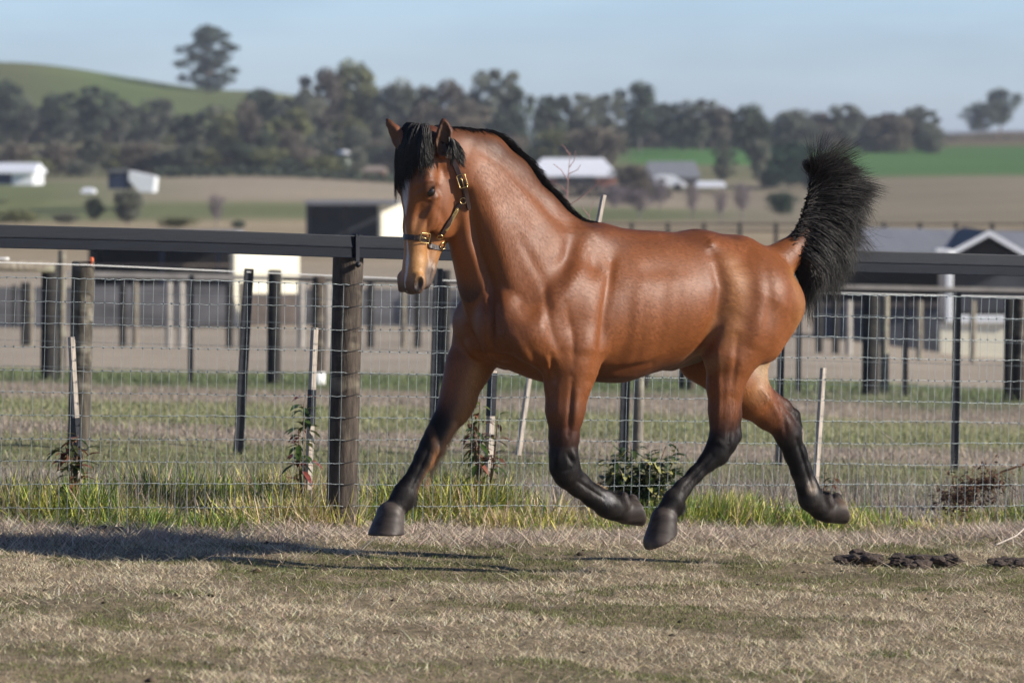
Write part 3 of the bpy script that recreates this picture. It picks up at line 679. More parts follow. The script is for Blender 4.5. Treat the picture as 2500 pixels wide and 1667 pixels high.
# ---- neck
chain([(B(1103, 398, .02), 68, .66), (B(1150, 440, .01), 106, .56), (B(1198, 506), 114, .56), (B(1240, 602), 138, .60), (B(1295, 700), 168, .66), (B(1345, 752), 164, .74)],
      k=.05, n=LAT)
chain([(B(1090, 352, .02), 26, .8), (B(1180, 372, .01), 30, .8), (B(1250, 430), 30, .8), (B(1322, 512), 32, .9), (B(1390, 575), 36, .9)], k=.06, n=LAT)   # crest
chain([(B(1135, 520, .04), 40, .9), (B(1160, 600, .03), 46, .9), (B(1180, 690, .01), 50, 1.), (B(1200, 760, 0), 52, 1.)], k=.04, n=LAT)  # windpipe
chain([(B(1150, 440, .075), 40, .7), (B(1230, 570, .095), 46, .7), (B(1290, 690, .12), 52, .7)], k=.05, n=LAT)       # neck muscle
chain([(B(1150, 440, -.075), 40, .7), (B(1190, 570, -.095), 46, .7), (B(1230, 690, -.12), 52, .7)], k=.05, n=LAT)
# ---- breast
ell(B(1218, 785, .10), (.095, .11, .14), k=.03); ell(B(1172, 785, -.10), (.095, .11, .14), k=.03)
ell(B(1222, 838, .065), (.085, .06, .075), k=.018); ell(B(1183, 838, -.065), (.085, .06, .075), k=.018)
cap(B(1245, 835, .0), B(1360, 884, 0.), .085, .085, .05, 1.1, 1.1, LAT)
# ---- near shoulder and foreleg
cap(B(1432, 600, .10), B(1352, 740, .165), .075, .10, .05, .55, .6, LAT)
cap(B(1352, 740, .165), B(1296, 812, .18), .10, .105, .05, .6, .75, LAT)
ell(B(1400, 790, .185), (.17, .072, .205), k=.08)
cap(B(1300, 815, .19), B(1385, 880, .18), .10, .105, .045, .75, .8, LAT)
NF = .175
chain([(B(1398, 850, NF), 80, .8), (B(1392, 900, NF), 64, .85), (B(1385, 945, NF), 52, .9), (B(1380, 1000, NF), 45, .95), (B(1377, 1065, NF), 35, 1.)], k=.03, n=LAT,
      cols=[BAY, BAY, BAY, BAYD])
chain([(B(1377, 1065, NF), 35, 1.), (B(1376, 1110, NF), 33, 1.), (B(1379, 1140, NF), 35, 1.), (B(1386, 1158, NF), 32, 1.)], k=.02, n=LAT, cols=[BLK] * 3)
chain([(B(1386, 1160, NF), 31, .9), (B(1412, 1182, NF), 28, .85), (B(1448, 1210, NF), 26, .8), (B(1482, 1230, NF), 31, .9), (B(1500, 1236, NF), 31, .9), (B(1524, 1250, NF), 27, .95)],
      k=.018, n=LAT, cols=[BLK] * 6)
# ---- far shoulder and foreleg
cap(B(1360, 600, -.10), B(1210, 770, -.17), .08, .11, .05, .55, .7, LAT)
ell(B(1240, 800, -.185), (.15, .07, .18), k=.07)
FF = -.175
cap(B(1165, 790, -.17), B(1168, 855, -.175), .105, .085, .05, .85, .85, LAT)
chain([(B(1162, 850, FF), 62, .85), (B(1142, 900, FF), 54, .85), (B(1126, 940, FF), 43, .9), (B(1118, 975, FF), 42, .9), (B(1106, 1003, FF), 36, .95), (B(1084, 1035, FF), 31, 1.)],
      k=.03, n=LAT, cols=[BAY, BAY, BAY, BAYD, BLK])
chain([(B(1084, 1035, FF), 31, 1.), (B(1068, 1062, FF), 29, 1.), (B(1054, 1090, FF), 28, 1.), (B(1036, 1120, FF), 24, .9), (B(1018, 1152, FF), 20, .85), (B(1001, 1182, FF), 22, .85),
       (B(988, 1204, FF), 27, .9), (B(978, 1224, FF), 26, .9), (B(960, 1248, FF), 27, .95)], k=.018, n=LAT, cols=[BLK] * 8)
cap(B(1003, 1212, FF), B(1000, 1228, FF), .022, .018, .02, col=BLK)
# ---- croup, near haunch and hind leg
ell(B(1838, 745, .10), (.185, .135, .215), k=.05); ell(B(1774, 745, -.10), (.185, .135, .215), k=.05)
cap(B(1854, 655, .10), B(1890, 750, .112), .078, .088, .05, .9, .9, LAT); cap(B(1802, 655, -.10), B(1838, 750, -.115), .078, .092, .05, .9, .9, LAT)
NH = .165
cap(B(1905, 745, .115), B(1862, 840, .14), .105, .085, .05, .9, .9, LAT)
chain([(B(1842, 735, .14), 108, .8), (B(1818, 800, .15), 92, .8), (B(1784, 876, NH), 60, .85), (B(1770, 940, NH), 43, .85), (B(1766, 1000, NH), 34, .85), (B(1764, 1036, NH), 30, .9)],
      k=.035, n=LAT, cols=[BAY, BAY, BAY, BAY, BAYD])
cap(B(1762, 810, .17), B(1757, 862, .18), .075, .062, .05)                 # stifle
chain([(B(1800, 950, NH), 16, .8), (B(1797, 1010, NH), 12, .8), (B(1797, 1066, NH), 14, .9)], k=.02, n=LAT, cols=[BAYD, BLK])
chain([(B(1764, 1036, NH), 30, .9), (B(1764, 1075, NH), 34, .85), (B(1750, 1105, NH), 31, .85), (B(1729, 1126, NH), 22, .85), (B(1697, 1158, NH), 18, .85), (B(1666, 1192, NH), 20, .85),
       (B(1645, 1220, NH), 25, .9), (B(1634, 1240, NH), 23, .9), (B(1617, 1266, NH), 28, .95)], k=.018, n=LAT, cols=[BLK] * 8)
cap(B(1793, 1062, NH), B(1780, 1092, NH), .023, .022, .02, col=BLK)
cap(B(1657, 1236, NH), B(1656, 1248, NH), .024, .018, .02, col=BLK)
# ---- far hind leg
FH = -.16
cap(B(1740, 780, -.16), B(1712, 872, -.17), .13, .10, .05, .8, .8, LAT)
cap(B(1845, 745, -.115), B(1840, 850, -.15), .10, .075, .05, .9, .9, LAT)
chain([(B(1712, 872, -.17), 58, .85), (B(1790, 930, FH), 58, .85), (B(1833, 971, FH), 48, .85), (B(1876, 1008, FH), 38, .85), (B(1908, 1036, FH), 32, .9)], k=.03, n=LAT,
      cols=[BAY, BAY, BAY, BAYD])
cap(B(1840, 850, -.15), B(1833, 971, FH), .075, .06, .05, .8, .8, LAT, col=TAN)  # tan imitates sun on the far gaskin
chain([(B(1870, 960, FH), 20, .8), (B(1915, 990, FH), 14, .8), (B(1936, 1014, FH), 15, .9)], k=.02, n=LAT, cols=[BAYD, BLK])
chain([(B(1908, 1036, FH), 32, .9), (B(1925, 1062, FH), 33, .85), (B(1942, 1108, FH), 28, .85), (B(1956, 1148, FH), 26, .85), (B(1970, 1186, FH), 27, .85), (B(1980, 1216, FH), 31, .9),
       (B(2003, 1240, FH), 27, .95), (B(2020, 1250, FH), 27, .95)], k=.018, n=LAT, cols=[BLK] * 7)
cap(B(1938, 1014, FH), B(1946, 1050, FH), .026, .026, .02, col=BLK)
# ---- underside: sheath
cap(B(1640, 880, 0), B(1690, 858, 0), .035, .05, .05, col=BLK)
# ---- dock of the tail
chain([(B(1880, 650), 50, .8), (B(1918, 626), 34, .9), (B(1950, 590), 25, .9)], k=.05, n=LAT)
chain([(B(1950, 590), 25, .9), (B(1982, 530), 20, 1), (B(1996, 470), 15, 1), (B(2000, 425), 9, 1)], k=.02, n=LAT, cols=[BLK] * 3)
# ---- head (head frame, metres)
def hell(c, r, k=.02, col=BAY, cut=False, rot=0.):
    ax = HHh
    if rot:
        cr_, sr_ = math.cos(rot), math.sin(rot); ax = np.array([[cr_, 0, sr_], [0, 1, 0], [-sr_, 0, cr_]]) @ HHh
    ell(Hd(*c), np.array(r) * HS, ax, k, col, cut)
def hcap(a, b, ra, rb, k=.02, fa=1., fb=None, col=BAY): cap(Hd(*a), Hd(*b), ra, rb, k, fa, fb, HHh[1], col)
hell((.09, 0, -.03), (.12, .078, .085), .03, BAYD)
hell((.20, 0, .01), (.14, .092, .068), .03)
for s in (-1, 1):
    hell((.215, .072 * s, .032), (.055, .032, .032), .02)             # brow
    hell((.29, .060 * s, -.105), (.150, .040, .112), .02)            # jowl
    hcap((.27, .078 * s, -.012), (.40, .056 * s, -.022), .020, .012, .02)   # facial crest
    hell((.635, .050 * s, .012), (.046, .026, .030), .012, TAN)       # nostril wing
hcap((.22, 0, .012), (.40, 0, .004), .072, .056, .03, .9, .85)
hcap((.40, 0, .004), (.56, 0, -.004), .056, .046, .02, .85, .95, TAN)
hcap((.56, 0, -.004), (.628, 0, .000), .048, .050, .02, 1., 1.05, TAN)
hcap((.30, 0, -.15), (.45, 0, -.108), .058, .046, .03, .7, .8)
hcap((.45, 0, -.108), (.575, 0, -.068), .046, .040, .02, .8, .95, TAN)
hcap((.575, 0, -.072), (.628, 0, -.062), .040, .033, .010, 1.15, 1.15, GREY)   # lower lip, chin
hcap((.635, 0, -.012), (.650, 0, .004), .044, .036, .012, 1.2, 1.2, GREY)   # upper lip
hcap((.10, 0, -.08), (.22, 0, -.13), .06, .065, .04, .8, .8)              # throatlatch
for s in (-1, 1):
    hell((.250, .104 * s, .020), (.021, .012, .017), .008, BLK, cut=True)
    hell((.235, .094 * s, .022), (.024, .016, .018), .008, BAYD)
    hell((.643, .070 * s, .028), (.034, .019, .017), .008, (.008, .007, .007), cut=True, rot=.30)
# hollows of the pasterns between fetlock and heel
for (u, v, l, r_) in ((1673, 1259, NH, .016), (1013, 1243, FF, .014), (1503, 1199, NF, .013), (2006, 1202, FH, .013)):
    ell(B(u, v, l), (r_, .05, r_), k=.012, col=BLK, cut=True)
# mouth line
carve.append(dict(t='c', A=Hd(.575, .052, -.046), B=Hd(.655, .046, -.036), ra=.004, rb=.006, k=.008, fa=1, fb=1, n=None, col=BLK))
# ears
NUP = np.array([0, 0, 1.]); 
def D(u, v, w): 
    Yc = HPOLL[1] + w; return toH(at(u, v, Yc))
EARC = (.16, .055, .02)
near_back, near_in = -.045, -.075
for (pts, cv) in (
    ([(1084, 368, -.06, 20), (1083, 345, -.06, 22), (1086, 322, -.062, 18.5), (1084, 303, -.064, 10), (1082, 291, -.066, 3)],
     [(1080, 366, -.088, 12), (1082, 345, -.092, 15), (1085, 322, -.09, 12), (1084, 304, -.08, 6)]),
    ([(990, 362, -.02, 20), (978, 340, -.015, 20), (964, 320, -.01, 14), (951, 302, -.008, 8), (945, 291, -.008, 3)],
     [(968, 362, -.05, 10), (962, 340, -.045, 12), (952, 320, -.04, 10), (946, 304, -.03, 6)])):
    for i in range(len(pts) - 1):
        a, b = pts[i], pts[i + 1]
        cap(D(*a[:3]), D(*b[:3]), a[3] / S, b[3] / S, .012, col=EARC if i < 3 else BLK)
    for i in range(len(cv) - 1):
        a, b = cv[i], cv[i + 1]
        carve.append(dict(t='c', A=D(*a[:3]), B=D(*b[:3]), ra=a[3] / S, rb=b[3] / S, k=.006, fa=1, fb=1, n=None, col=(.10, .045, .022)))
# ---- hooves: cone cut by the sole plane
def hoof(uc, vc, rc, ug, vg, rg, nu, nv, l):
    A = B(uc, vc, l); C = B(ug, vg, l)
    N = B(ug + nu * 100, vg + nv * 100, l) - C; N /= np.linalg.norm(N)
    prims.append(dict(t='h', A=A, B=C, ra=rc / S, rb=rg / S, N=N, k=.008, n=None, col=HOOF))
hoof(952, 1258, 34, 943, 1306, 44, 0, 1, FF)
hoof(1621, 1268, 33, 1612, 1322, 42, .41, .91, NH)
hoof(1528, 1250, 29, 1560, 1250, 34, .93, -.35, NF)
hoof(2024, 1248, 29, 2057, 1246, 34, .93, -.35, FH)
for (u, v, l) in ((1520, 1214, NF + .03), (1543, 1220, NF - .02), (2018, 1212, FH + .03), (2042, 1216, FH - .02)):
    cap(B(u, v, l), B(u + 6, v + 16, l), .026, .026, .012, col=HOOF)

def sd(pr, P):
    if pr['t'] == 'e':
        q = (P - pr['c']) @ pr['ax'].T
        k0 = np.sqrt(((q / pr['r']) ** 2).sum(-1)); k1 = np.sqrt(((q / pr['r'] ** 2) ** 2).sum(-1)) + 1e-9
        return k0 * (k0 - 1) / k1
    A, Bv = pr['A'], pr['B']; ab = Bv - A; L2 = ab @ ab
    t = (P - A) @ ab / L2
    tc_ = np.clip(t, 0, 1)
    q = P - (A + tc_[..., None] * ab)
    r = pr['ra'] + (pr['rb'] - pr['ra']) * tc_
    if pr['t'] == 'h':
        d = np.sqrt((q ** 2).sum(-1)) - r
        return np.maximum(d, (P - Bv) @ pr['N'])
    if pr['n'] is not None:
        f = pr['fa'] + (pr['fb'] - pr['fa']) * tc_
        qn = q @ pr['n']
        q = q + (qn * (1 / f - 1))[..., None] * pr['n']
        return (np.sqrt((q ** 2).sum(-1)) - r) * np.minimum(1, f)
    return np.sqrt((q ** 2).sum(-1)) - r

def bounds(pr):
    m = pr['k'] + .03
    if pr['t'] == 'e': R = pr['r'].max(); return pr['c'] - R - m, pr['c'] + R + m
    R = max(pr['ra'] * max(1, pr.get('fa', 1)), pr['rb'] * max(1, pr.get('fb', 1)))
    return np.minimum(pr['A'], pr['B']) - R - m, np.maximum(pr['A'], pr['B']) + R + m

VOX = 0.0058
lo = np.min([bounds(p)[0] for p in prims], axis=0); hi = np.max([bounds(p)[1] for p in prims], axis=0)
dims = np.ceil((hi - lo) / VOX).astype(int) + 1
G = np.full(dims, .5, dtype=np.float32)
def region(pr):
    a, b = bounds(pr)
    i0 = np.maximum(0, np.floor((a - lo) / VOX).astype(int)); i1 = np.minimum(dims, np.ceil((b - lo) / VOX).astype(int) + 1)
    sl = tuple(slice(i0[j], i1[j]) for j in range(3))
    P = np.stack(np.meshgrid(*[lo[j] + VOX * np.arange(i0[j], i1[j]) for j in range(3)], indexing='ij'), -1)
    return sl, P
for pr in prims:
    sl, P = region(pr); d = sd(pr, P); g = G[sl]; k = pr['k']
    h = np.maximum(k - np.abs(g - d), 0) / k
    G[sl] = np.minimum(g, d) - h * h * k * .25
for pr in carve:
    sl, P = region(pr); d = -sd(pr, P); g = G[sl]; k = pr['k']
    h = np.maximum(k - np.abs(g - d), 0) / k
    G[sl] = np.maximum(g, d) + h * h * k * .25

def surface_nets(G, lo, vox):
    sg = G < 0
    nx, ny, nz_ = G.shape
    c = np.zeros((nx - 1, ny - 1, nz_ - 1), np.int8)
    for dx in (0, 1):
        for dy in (0, 1):
            for dz in (0, 1):
                c += sg[dx:nx - 1 + dx, dy:ny - 1 + dy, dz:nz_ - 1 + dz]
    act = np.argwhere((c > 0) & (c < 8)); del c
    idx = np.full((nx - 1, ny - 1, nz_ - 1), -1, np.int32); idx[act[:, 0], act[:, 1], act[:, 2]] = np.arange(len(act))
    acc = np.zeros((len(act), 3)); cnt = np.zeros(len(act))
    cor = [(a, b, e) for a in (0, 1) for b in (0, 1) for e in (0, 1)]
    val = {o: G[act[:, 0] + o[0], act[:, 1] + o[1], act[:, 2] + o[2]].astype(float) for o in cor}
    for o in cor:
        for ax in range(3):
            if o[ax] == 0:
                o2 = list(o); o2[ax] = 1; o2 = tuple(o2)
                a, b = val[o], val[o2]; m = (a < 0) != (b < 0)
                t = np.where(m, a / np.where(m, a - b, 1), 0)
                p = np.tile(np.array(o, float), (len(act), 1)); p[:, ax] += t
                acc[m] += p[m]; cnt[m] += 1
    V = (act + acc / cnt[:, None]) * vox + lo
    F = []
    for ax in range(3):
        s0 = [slice(None)] * 3; s1 = [slice(None)] * 3; s0[ax] = slice(0, -1); s1[ax] = slice(1, None)
        a, b = sg[tuple(s0)], sg[tuple(s1)]
        e = np.argwhere(a != b); o1, o2 = (ax + 1) % 3, (ax + 2) % 3
        e = e[(e[:, o1] > 0) & (e[:, o2] > 0)]
        inside = a[e[:, 0], e[:, 1], e[:, 2]]
        q = []
        for (d1, d2) in ((0, 0), (1, 0), (1, 1), (0, 1)):
            c_ = e.copy(); c_[:, o1] -= 1 - d1; c_[:, o2] -= 1 - d2
            c_ = np.minimum(c_, np.array(idx.shape) - 1)
            q.append(idx[c_[:, 0], c_[:, 1], c_[:, 2]])
        q = np.stack(q, 1); q = np.where(inside[:, None], q, q[:, ::-1]); F.append(q[(q >= 0).all(1)])
    return V, np.concatenate(F)

hV, hFc = surface_nets(G, lo, VOX); del G
# smooth
def smooth_mesh(V, F, it, lam=.5):
    e = np.concatenate([F[:, [0, 1]], F[:, [1, 2]], F[:, [2, 3]], F[:, [3, 0]]])
    deg = np.bincount(e.ravel(), minlength=len(V)).astype(float)[:, None]
    for i in range(it):
        for w in (lam, -lam * 1.04):
            s = np.zeros_like(V)
            for a in range(3):
                s[:, a] = np.bincount(e[:, 0], V[e[:, 1], a], minlength=len(V)) + np.bincount(e[:, 1], V[e[:, 0], a], minlength=len(V))
            V = V + w * (s / deg - V)
    return V
hV = smooth_mesh(hV, hFc, 4)
# finer muscles, creases, veins and tendons: lines pressed into or raised from the skin
def normals(V, F):
    n_ = np.cross(V[F[:, 2]] - V[F[:, 0]], V[F[:, 3]] - V[F[:, 1]]); N_ = np.zeros_like(V)
    for k in range(4):
        for a in range(3): N_[:, a] += np.bincount(F[:, k], n_[:, a], minlength=len(V))
    return N_ / (np.linalg.norm(N_, axis=1)[:, None] + 1e-12)
hN = normals(hV, hFc); hW = toW(hV); NWt = hN @ HB
def proj(W):
    d = W - CAMP; yc = d[:, 1] * CT - d[:, 2] * ST; zc_ = d[:, 1] * ST + d[:, 2] * CT
    return 1250 + d[:, 0] / yc * FPX, 833.5 - zc_ / yc * FPX
pu, pv = proj(hW); facing = -(NWt * ((hW - CAMP) / np.linalg.norm(hW - CAMP, axis=1)[:, None])).sum(1)
def sculpt(pts, r, amp, side=1, lmin=0.0, soft=True):
    global hV
    pts = np.array(pts, float); m = (pu > pts[:, 0].min() - 4 * r) & (pu < pts[:, 0].max() + 4 * r) & (pv > pts[:, 1].min() - 4 * r) & (pv < pts[:, 1].max() + 4 * r) & (facing > .05)
    m &= (hV[:, 1] * side > lmin) if side else True
    X = np.stack([pu[m], pv[m]], 1); best = np.full(len(X), 1e9); tt = np.zeros(len(X)); L = np.r_[0, np.cumsum(np.linalg.norm(np.diff(pts, axis=0), axis=1))]
    for i in range(len(pts) - 1):
        a, b_ = pts[i], pts[i + 1]; ab = b_ - a; t = np.clip(((X - a) @ ab) / (ab @ ab), 0, 1); d = np.linalg.norm(X - a - t[:, None] * ab, axis=1)
        k = d < best; best[k] = d[k]; tt[k] = (L[i] + t[k] * (L[i + 1] - L[i])) / L[-1]
    w = np.exp(-(best / r) ** 2) * (np.sin(np.pi * np.clip(tt, .06, .94)) ** .5 if soft else 1) * np.clip(facing[m] * 3, 0, 1)
    hV[m] += hN[m] * (w * amp * (1.35 if pts[:, 1].mean() < 930 else 1.7))[:, None]
for a_ in (
    ([(1142, 470), (1165, 590), (1198, 690), (1218, 800)], 13, -.016), ([(1185, 470), (1215, 590), (1250, 700), (1262, 790)], 26, .010),
    ([(1425, 550), (1372, 640), (1310, 735), (1268, 800)], 20, -.007), ([(1455, 590), (1425, 640), (1370, 735), (1310, 820)], 22, .004),
    ([(1392, 560), (1392, 620), (1368, 690)], 18, -.009), ([(1440, 600), (1446, 665)], 13, -.004), ([(1468, 610), (1470, 690)], 14, .003),
    ([(1492, 640), (1476, 760), (1466, 860), (1442, 930)], 12, -.011), ([(1440, 700), (1440, 800), (1425, 880)], 26, .007),
    ([(1345, 870), (1352, 925)], 8, -.010), ([(1335, 872), (1342, 905)], 8, .006), ([(1290, 850), (1320, 900), (1345, 950)], 10, -.006),
    ([(1330, 700), (1340, 790), (1365, 860)], 12, -.007), ([(1380, 740), (1398, 820), (1400, 890)], 9, -.004),
    ([(1250, 820), (1285, 870), (1310, 900)], 14, .007), ([(1262, 560), (1300, 640), (1330, 690)], 14, -.004), ([(1150, 350), (1230, 400), (1310, 480), (1370, 550)], 14, -.005),
    ([(1738, 620), (1762, 700), (1752, 780), (1722, 845), (1690, 880)], 17, -.016), ([(1785, 640), (1800, 720), (1790, 790)], 26, .009), ([(1728, 585), (1742, 605)], 12, .008),
    ([(1935, 690), (1935, 790), (1890, 880)], 10, -.006), ([(1868, 650), (1880, 740), (1868, 830)], 14, -.005), ([(1860, 700), (1850, 800), (1830, 860)], 22, .006),
    ([(1800, 820), (1795, 890), (1785, 965)], 8, -.005), ([(1752, 860), (1755, 960), (1752, 1040)], 8, .004), ([(1740, 900), (1747, 1000)], 6, -.003),
    ([(1470, 905), (1530, 898), (1590, 885)], 8, -.006), ([(1480, 920), (1545, 915)], 7, .005), ([(1500, 890), (1560, 880), (1640, 850)], 12, .003),
    ([(1398, 920), (1392, 1000), (1388, 1060)], 7, -.006), ([(1362, 930), (1360, 1020)], 9, .003), ([(1410, 960), (1402, 1040)], 9, .004),
    ([(1362, 1105), (1360, 1135)], 9, .005), ([(1385, 1105), (1398, 1130)], 6, -.004), ([(1398, 1100), (1408, 1125)], 6, .004), ([(1368, 1150), (1388, 1146), (1400, 1140)], 4, -.004),
    ([(1412, 1174), (1445, 1196), (1476, 1216)], 4.5, -.005), ([(1740, 1112), (1705, 1150), (1668, 1188)], 4.5, -.005), ([(1745, 1070), (1765, 1085)], 7, .004), ([(1784, 1040), (1778, 1085)], 6, -.005),
    ([(1500, 640), (1560, 660), (1660, 660)], 20, -.004), ([(1520, 700), (1510, 800), (1490, 880)], 14, .0025), ([(1560, 700), (1552, 800), (1530, 890)], 14, .0025), ([(1600, 700), (1592, 800), (1570, 880)], 14, .0025), ([(1640, 700), (1632, 790), (1612, 860)], 14, .0022)):
    sculpt(*a_)
for a_ in (([(1045, 1100), (1025, 1145), (1003, 1188)], 4.5, -.005), ([(1946, 1072), (1962, 1120), (1982, 1190)], 4.5, -.006), ([(1898, 975), (1915, 1020), (1920, 1060)], 6, -.005), ([(1860, 950), (1890, 990), (1905, 1020)], 9, .005),
           ([(1120, 890), (1105, 960), (1080, 1030)], 9, -.004), ([(1150, 800), (1185, 850)], 9, -.008), ([(1130, 760), (1145, 830)], 14, .006)):
    sculpt(*a_, side=-1)
sculpt([(1196, 730), (1198, 800), (1203, 856)], 8, -.020, 0)
sculpt([(1160, 862), (1205, 870), (1250, 868)], 8, -.012, 0)
# head: cheek, facial crest, hollows and veins
for a_ in (([(1062, 496), (1040, 530), (1026, 570)], 7, .005), ([(1030, 490), (1022, 530), (1012, 570)], 9, -.005), ([(1075, 505), (1068, 545), (1050, 570)], 3.2, .0022), ([(1048, 545), (1042, 590), (1030, 610)], 3.2, .002),
           ([(1105, 430), (1112, 480), (1106, 530)], 9, -.004), ([(1064, 500), (1086, 540), (1082, 570)], 10, -.003), ([(1060, 640), (1052, 665), (1046, 690)], 3, -.004), ([(1032, 445), (1052, 440), (1072, 450)], 5, .004),
           ([(1010, 470), (1030, 455)], 6, -.004), ([(1036, 482), (1052, 488), (1068, 480)], 3.5, .003), ([(1075, 400), (1085, 430)], 10, -.005)):
    sculpt(*a_, side=0)
# colour of the coat, region by region
num = np.zeros((len(hV), 3)); den = np.zeros(len(hV)) + 1e-9
for pr in prims:
    a, b = bounds(pr); m = np.all((hV > a - .03) & (hV < b + .03), axis=1)
    if not m.any(): continue
    d = sd(pr, hV[m]); tau = .003 if pr['t'] == 'h' else .010
    w = np.exp(-np.clip(d + .0, -.03, 1) / tau) * (6 if pr['t'] == 'h' else 1)
    num[m] += w[:, None] * np.array(pr['col']); den[m] += w
hcol = num / den[:, None]
for pr in carve:
    d = np.abs(sd(pr, hV)); w = np.exp(-(d / .006) ** 2)[:, None]; hcol = hcol * (1 - w) + w * np.array(pr['col'])
hW = toW(hV)
def paint(c, r, col, amt=1.0, soft=1.0):
    """c in horse frame, radii r (m), blends a marking, or painted sun or shade, into the coat"""
    global hcol
    d = np.sqrt((((hV - np.array(c)) / np.array(r)) ** 2).sum(1)); w = (np.clip((1.25 - d) / (.5 * soft), 0, 1) * amt)[:, None]
    hcol = hcol * (1 - w) + w * np.array(col)
hp = (hV - PH) @ HHh.T      # head coordinates of every vertex
ishead = (hp[:, 0] > -.02) & (hp[:, 0] < .72) & (np.abs(hp[:, 1]) < .16) & (hp[:, 2] > -.26)
def hpaint(fn, col, amt=1.):
    global hcol
    w = (fn(hp) * ishead * amt)[:, None]; hcol = hcol * (1 - w) + w * np.array(col)
sm = lambda x, a, b: np.clip((x - a) / (b - a), 0, 1)
# dark front of the lower head, muzzle
hpaint(lambda h: sm(h[:, 0], .60, .66) * .8, (.045, .036, .036))
hpaint(lambda h: np.exp(-((h[:, 0] - .235) / .05) ** 2 - ((np.abs(h[:, 1]) - .09) / .03) ** 2 - ((h[:, 2] - .02) / .05) ** 2), (.05, .022, .014), .7)
hpaint(lambda h: np.exp(-((h[:, 0] - .56) / .055) ** 2 - ((h[:, 1] - .05) / .03) ** 2 - ((h[:, 2] - .0) / .05) ** 2), (.42, .22, .075), .9)
hpaint(lambda h: np.exp(-((h[:, 0] - .59) / .05) ** 2 - ((h[:, 1] - .05) / .03) ** 2 - ((h[:, 2] + .045) / .03) ** 2), (.15, .13, .125), .9)
# blaze
bl = lambda h: (np.exp(-((h[:, 1] - .002 - .006 * np.sin(h[:, 0] * 14)) / np.interp(h[:, 0], [.17, .22, .29, .36, .46, .55, .60, .66], [.0005, .022, .018, .0012, .0018, .009, .006, .001])) ** 4)
                * (h[:, 2] > .0) * sm(h[:, 0], .18, .21))
hpaint(bl, (.50, .49, .49))
# coat tones, with some sun and shade painted into the colour
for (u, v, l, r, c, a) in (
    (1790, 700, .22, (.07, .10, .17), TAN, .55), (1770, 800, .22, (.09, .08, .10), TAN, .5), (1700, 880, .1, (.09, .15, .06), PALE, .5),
    (1125, 960, -.17, (.05, .12, .09), TAN, .8), (1150, 920, -.13, (.05, .08, .05), TAN, .6),  # sunlight on the far forearm, put into the colour
    (1480, 925, .05, (.25, .2, .06), BAYD, .8), (1600, 900, .05, (.2, .2, .05), BAYD, .6),  # shade under the belly, put into the colour
    (1860, 900, -.1, (.06, .2, .09), PALE, .8), (1840, 950, -.1, (.07, .12, .06), TAN, .6)):  # sunlit patch of the far gaskin, put into the colour
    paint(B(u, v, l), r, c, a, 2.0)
def paintline(pts, r, col, amt, side=1, soft=1.6):
    global hcol
    pts = np.array(pts, float); X = np.stack([pu, pv], 1); best = np.full(len(X), 1e9)
    for i in range(len(pts) - 1):
        a, b_ = pts[i], pts[i + 1]; ab = b_ - a; t = np.clip(((X - a) @ ab) / (ab @ ab), 0, 1); best = np.minimum(best, np.linalg.norm(X - a - t[:, None] * ab, axis=1))
    w = np.exp(-(best / r) ** soft) * ((hV[:, 1] * side > -.02) if side else 1) * (facing > -.2) * amt
    hcol = hcol * (1 - w[:, None]) + w[:, None] * np.array(col)
paintline([(1120, 322), (1200, 348), (1262, 388), (1340, 460), (1400, 512), (1450, 545)], 26, (.060, .024, .013), .75, 0)
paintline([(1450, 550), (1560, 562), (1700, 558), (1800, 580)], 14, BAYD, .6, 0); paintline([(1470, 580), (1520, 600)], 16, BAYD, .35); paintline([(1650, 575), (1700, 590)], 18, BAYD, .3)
paintline([(1395, 575), (1388, 640), (1365, 700)], 20, BAYD, .40); paintline([(1500, 590), (1600, 592), (1700, 585), (1735, 610)], 18, BAYD, .35); paintline([(1745, 700), (1752, 790), (1725, 860)], 16, BAYD, .35)  # shading of withers, loin and flank fold painted into the coat
paintline([(1200, 700), (1215, 800), (1260, 870)], 30, BAYD, .35, 0); paintline([(1130, 700), (1140, 800)], 26, BAYD, .3, 0)  # shaded breast painted darker
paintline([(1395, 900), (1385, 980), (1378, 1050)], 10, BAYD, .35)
paintline([(1160, 905), (1148, 960), (1128, 1015)], 20, TAN, .95, -1); paintline([(1112, 1035), (1082, 1090), (1056, 1140), (1030, 1195)], 8, (.40, .21, .10), .9, -1)  # sunlit band of the far forearm painted tan, then its pale back hair
paintline([(1790, 900), (1755, 985), (1745, 1040)], 10, (.15, .05, .02), .5)
paintline([(1930, 660), (1958, 740), (1940, 830), (1880, 920)], 10, TAN, .55)  # lit rear edge of the rump painted tan
mott = fbm(hV[:, 0] * 1.0 + hV[:, 1] * 2, hV[:, 2], 22, 3)[:, None]; leglow = np.clip((.62 - hV[:, 2]) / .2, 0, 1)[:, None]
hcol = hcol + leglow * np.clip(mott - .42, 0, 1) * np.array([.055, .045, .038])
for pr in prims:
    if pr['t'] == 'h':
        m_ = sd(pr, hV) < .007; q_ = ((hV[m_] - pr['A']) @ (pr['B'] - pr['A'])) / ((pr['B'] - pr['A']) @ (pr['B'] - pr['A']))
        hcol[m_] *= (.80 + .10 * np.sin(q_ * 26 + mott[m_, 0] * 6) * .5 + .8 * (mott[m_, 0] - .3) + .55 * np.clip(q_ - .6, 0, 1))[:, None].clip(.4, 2.2)
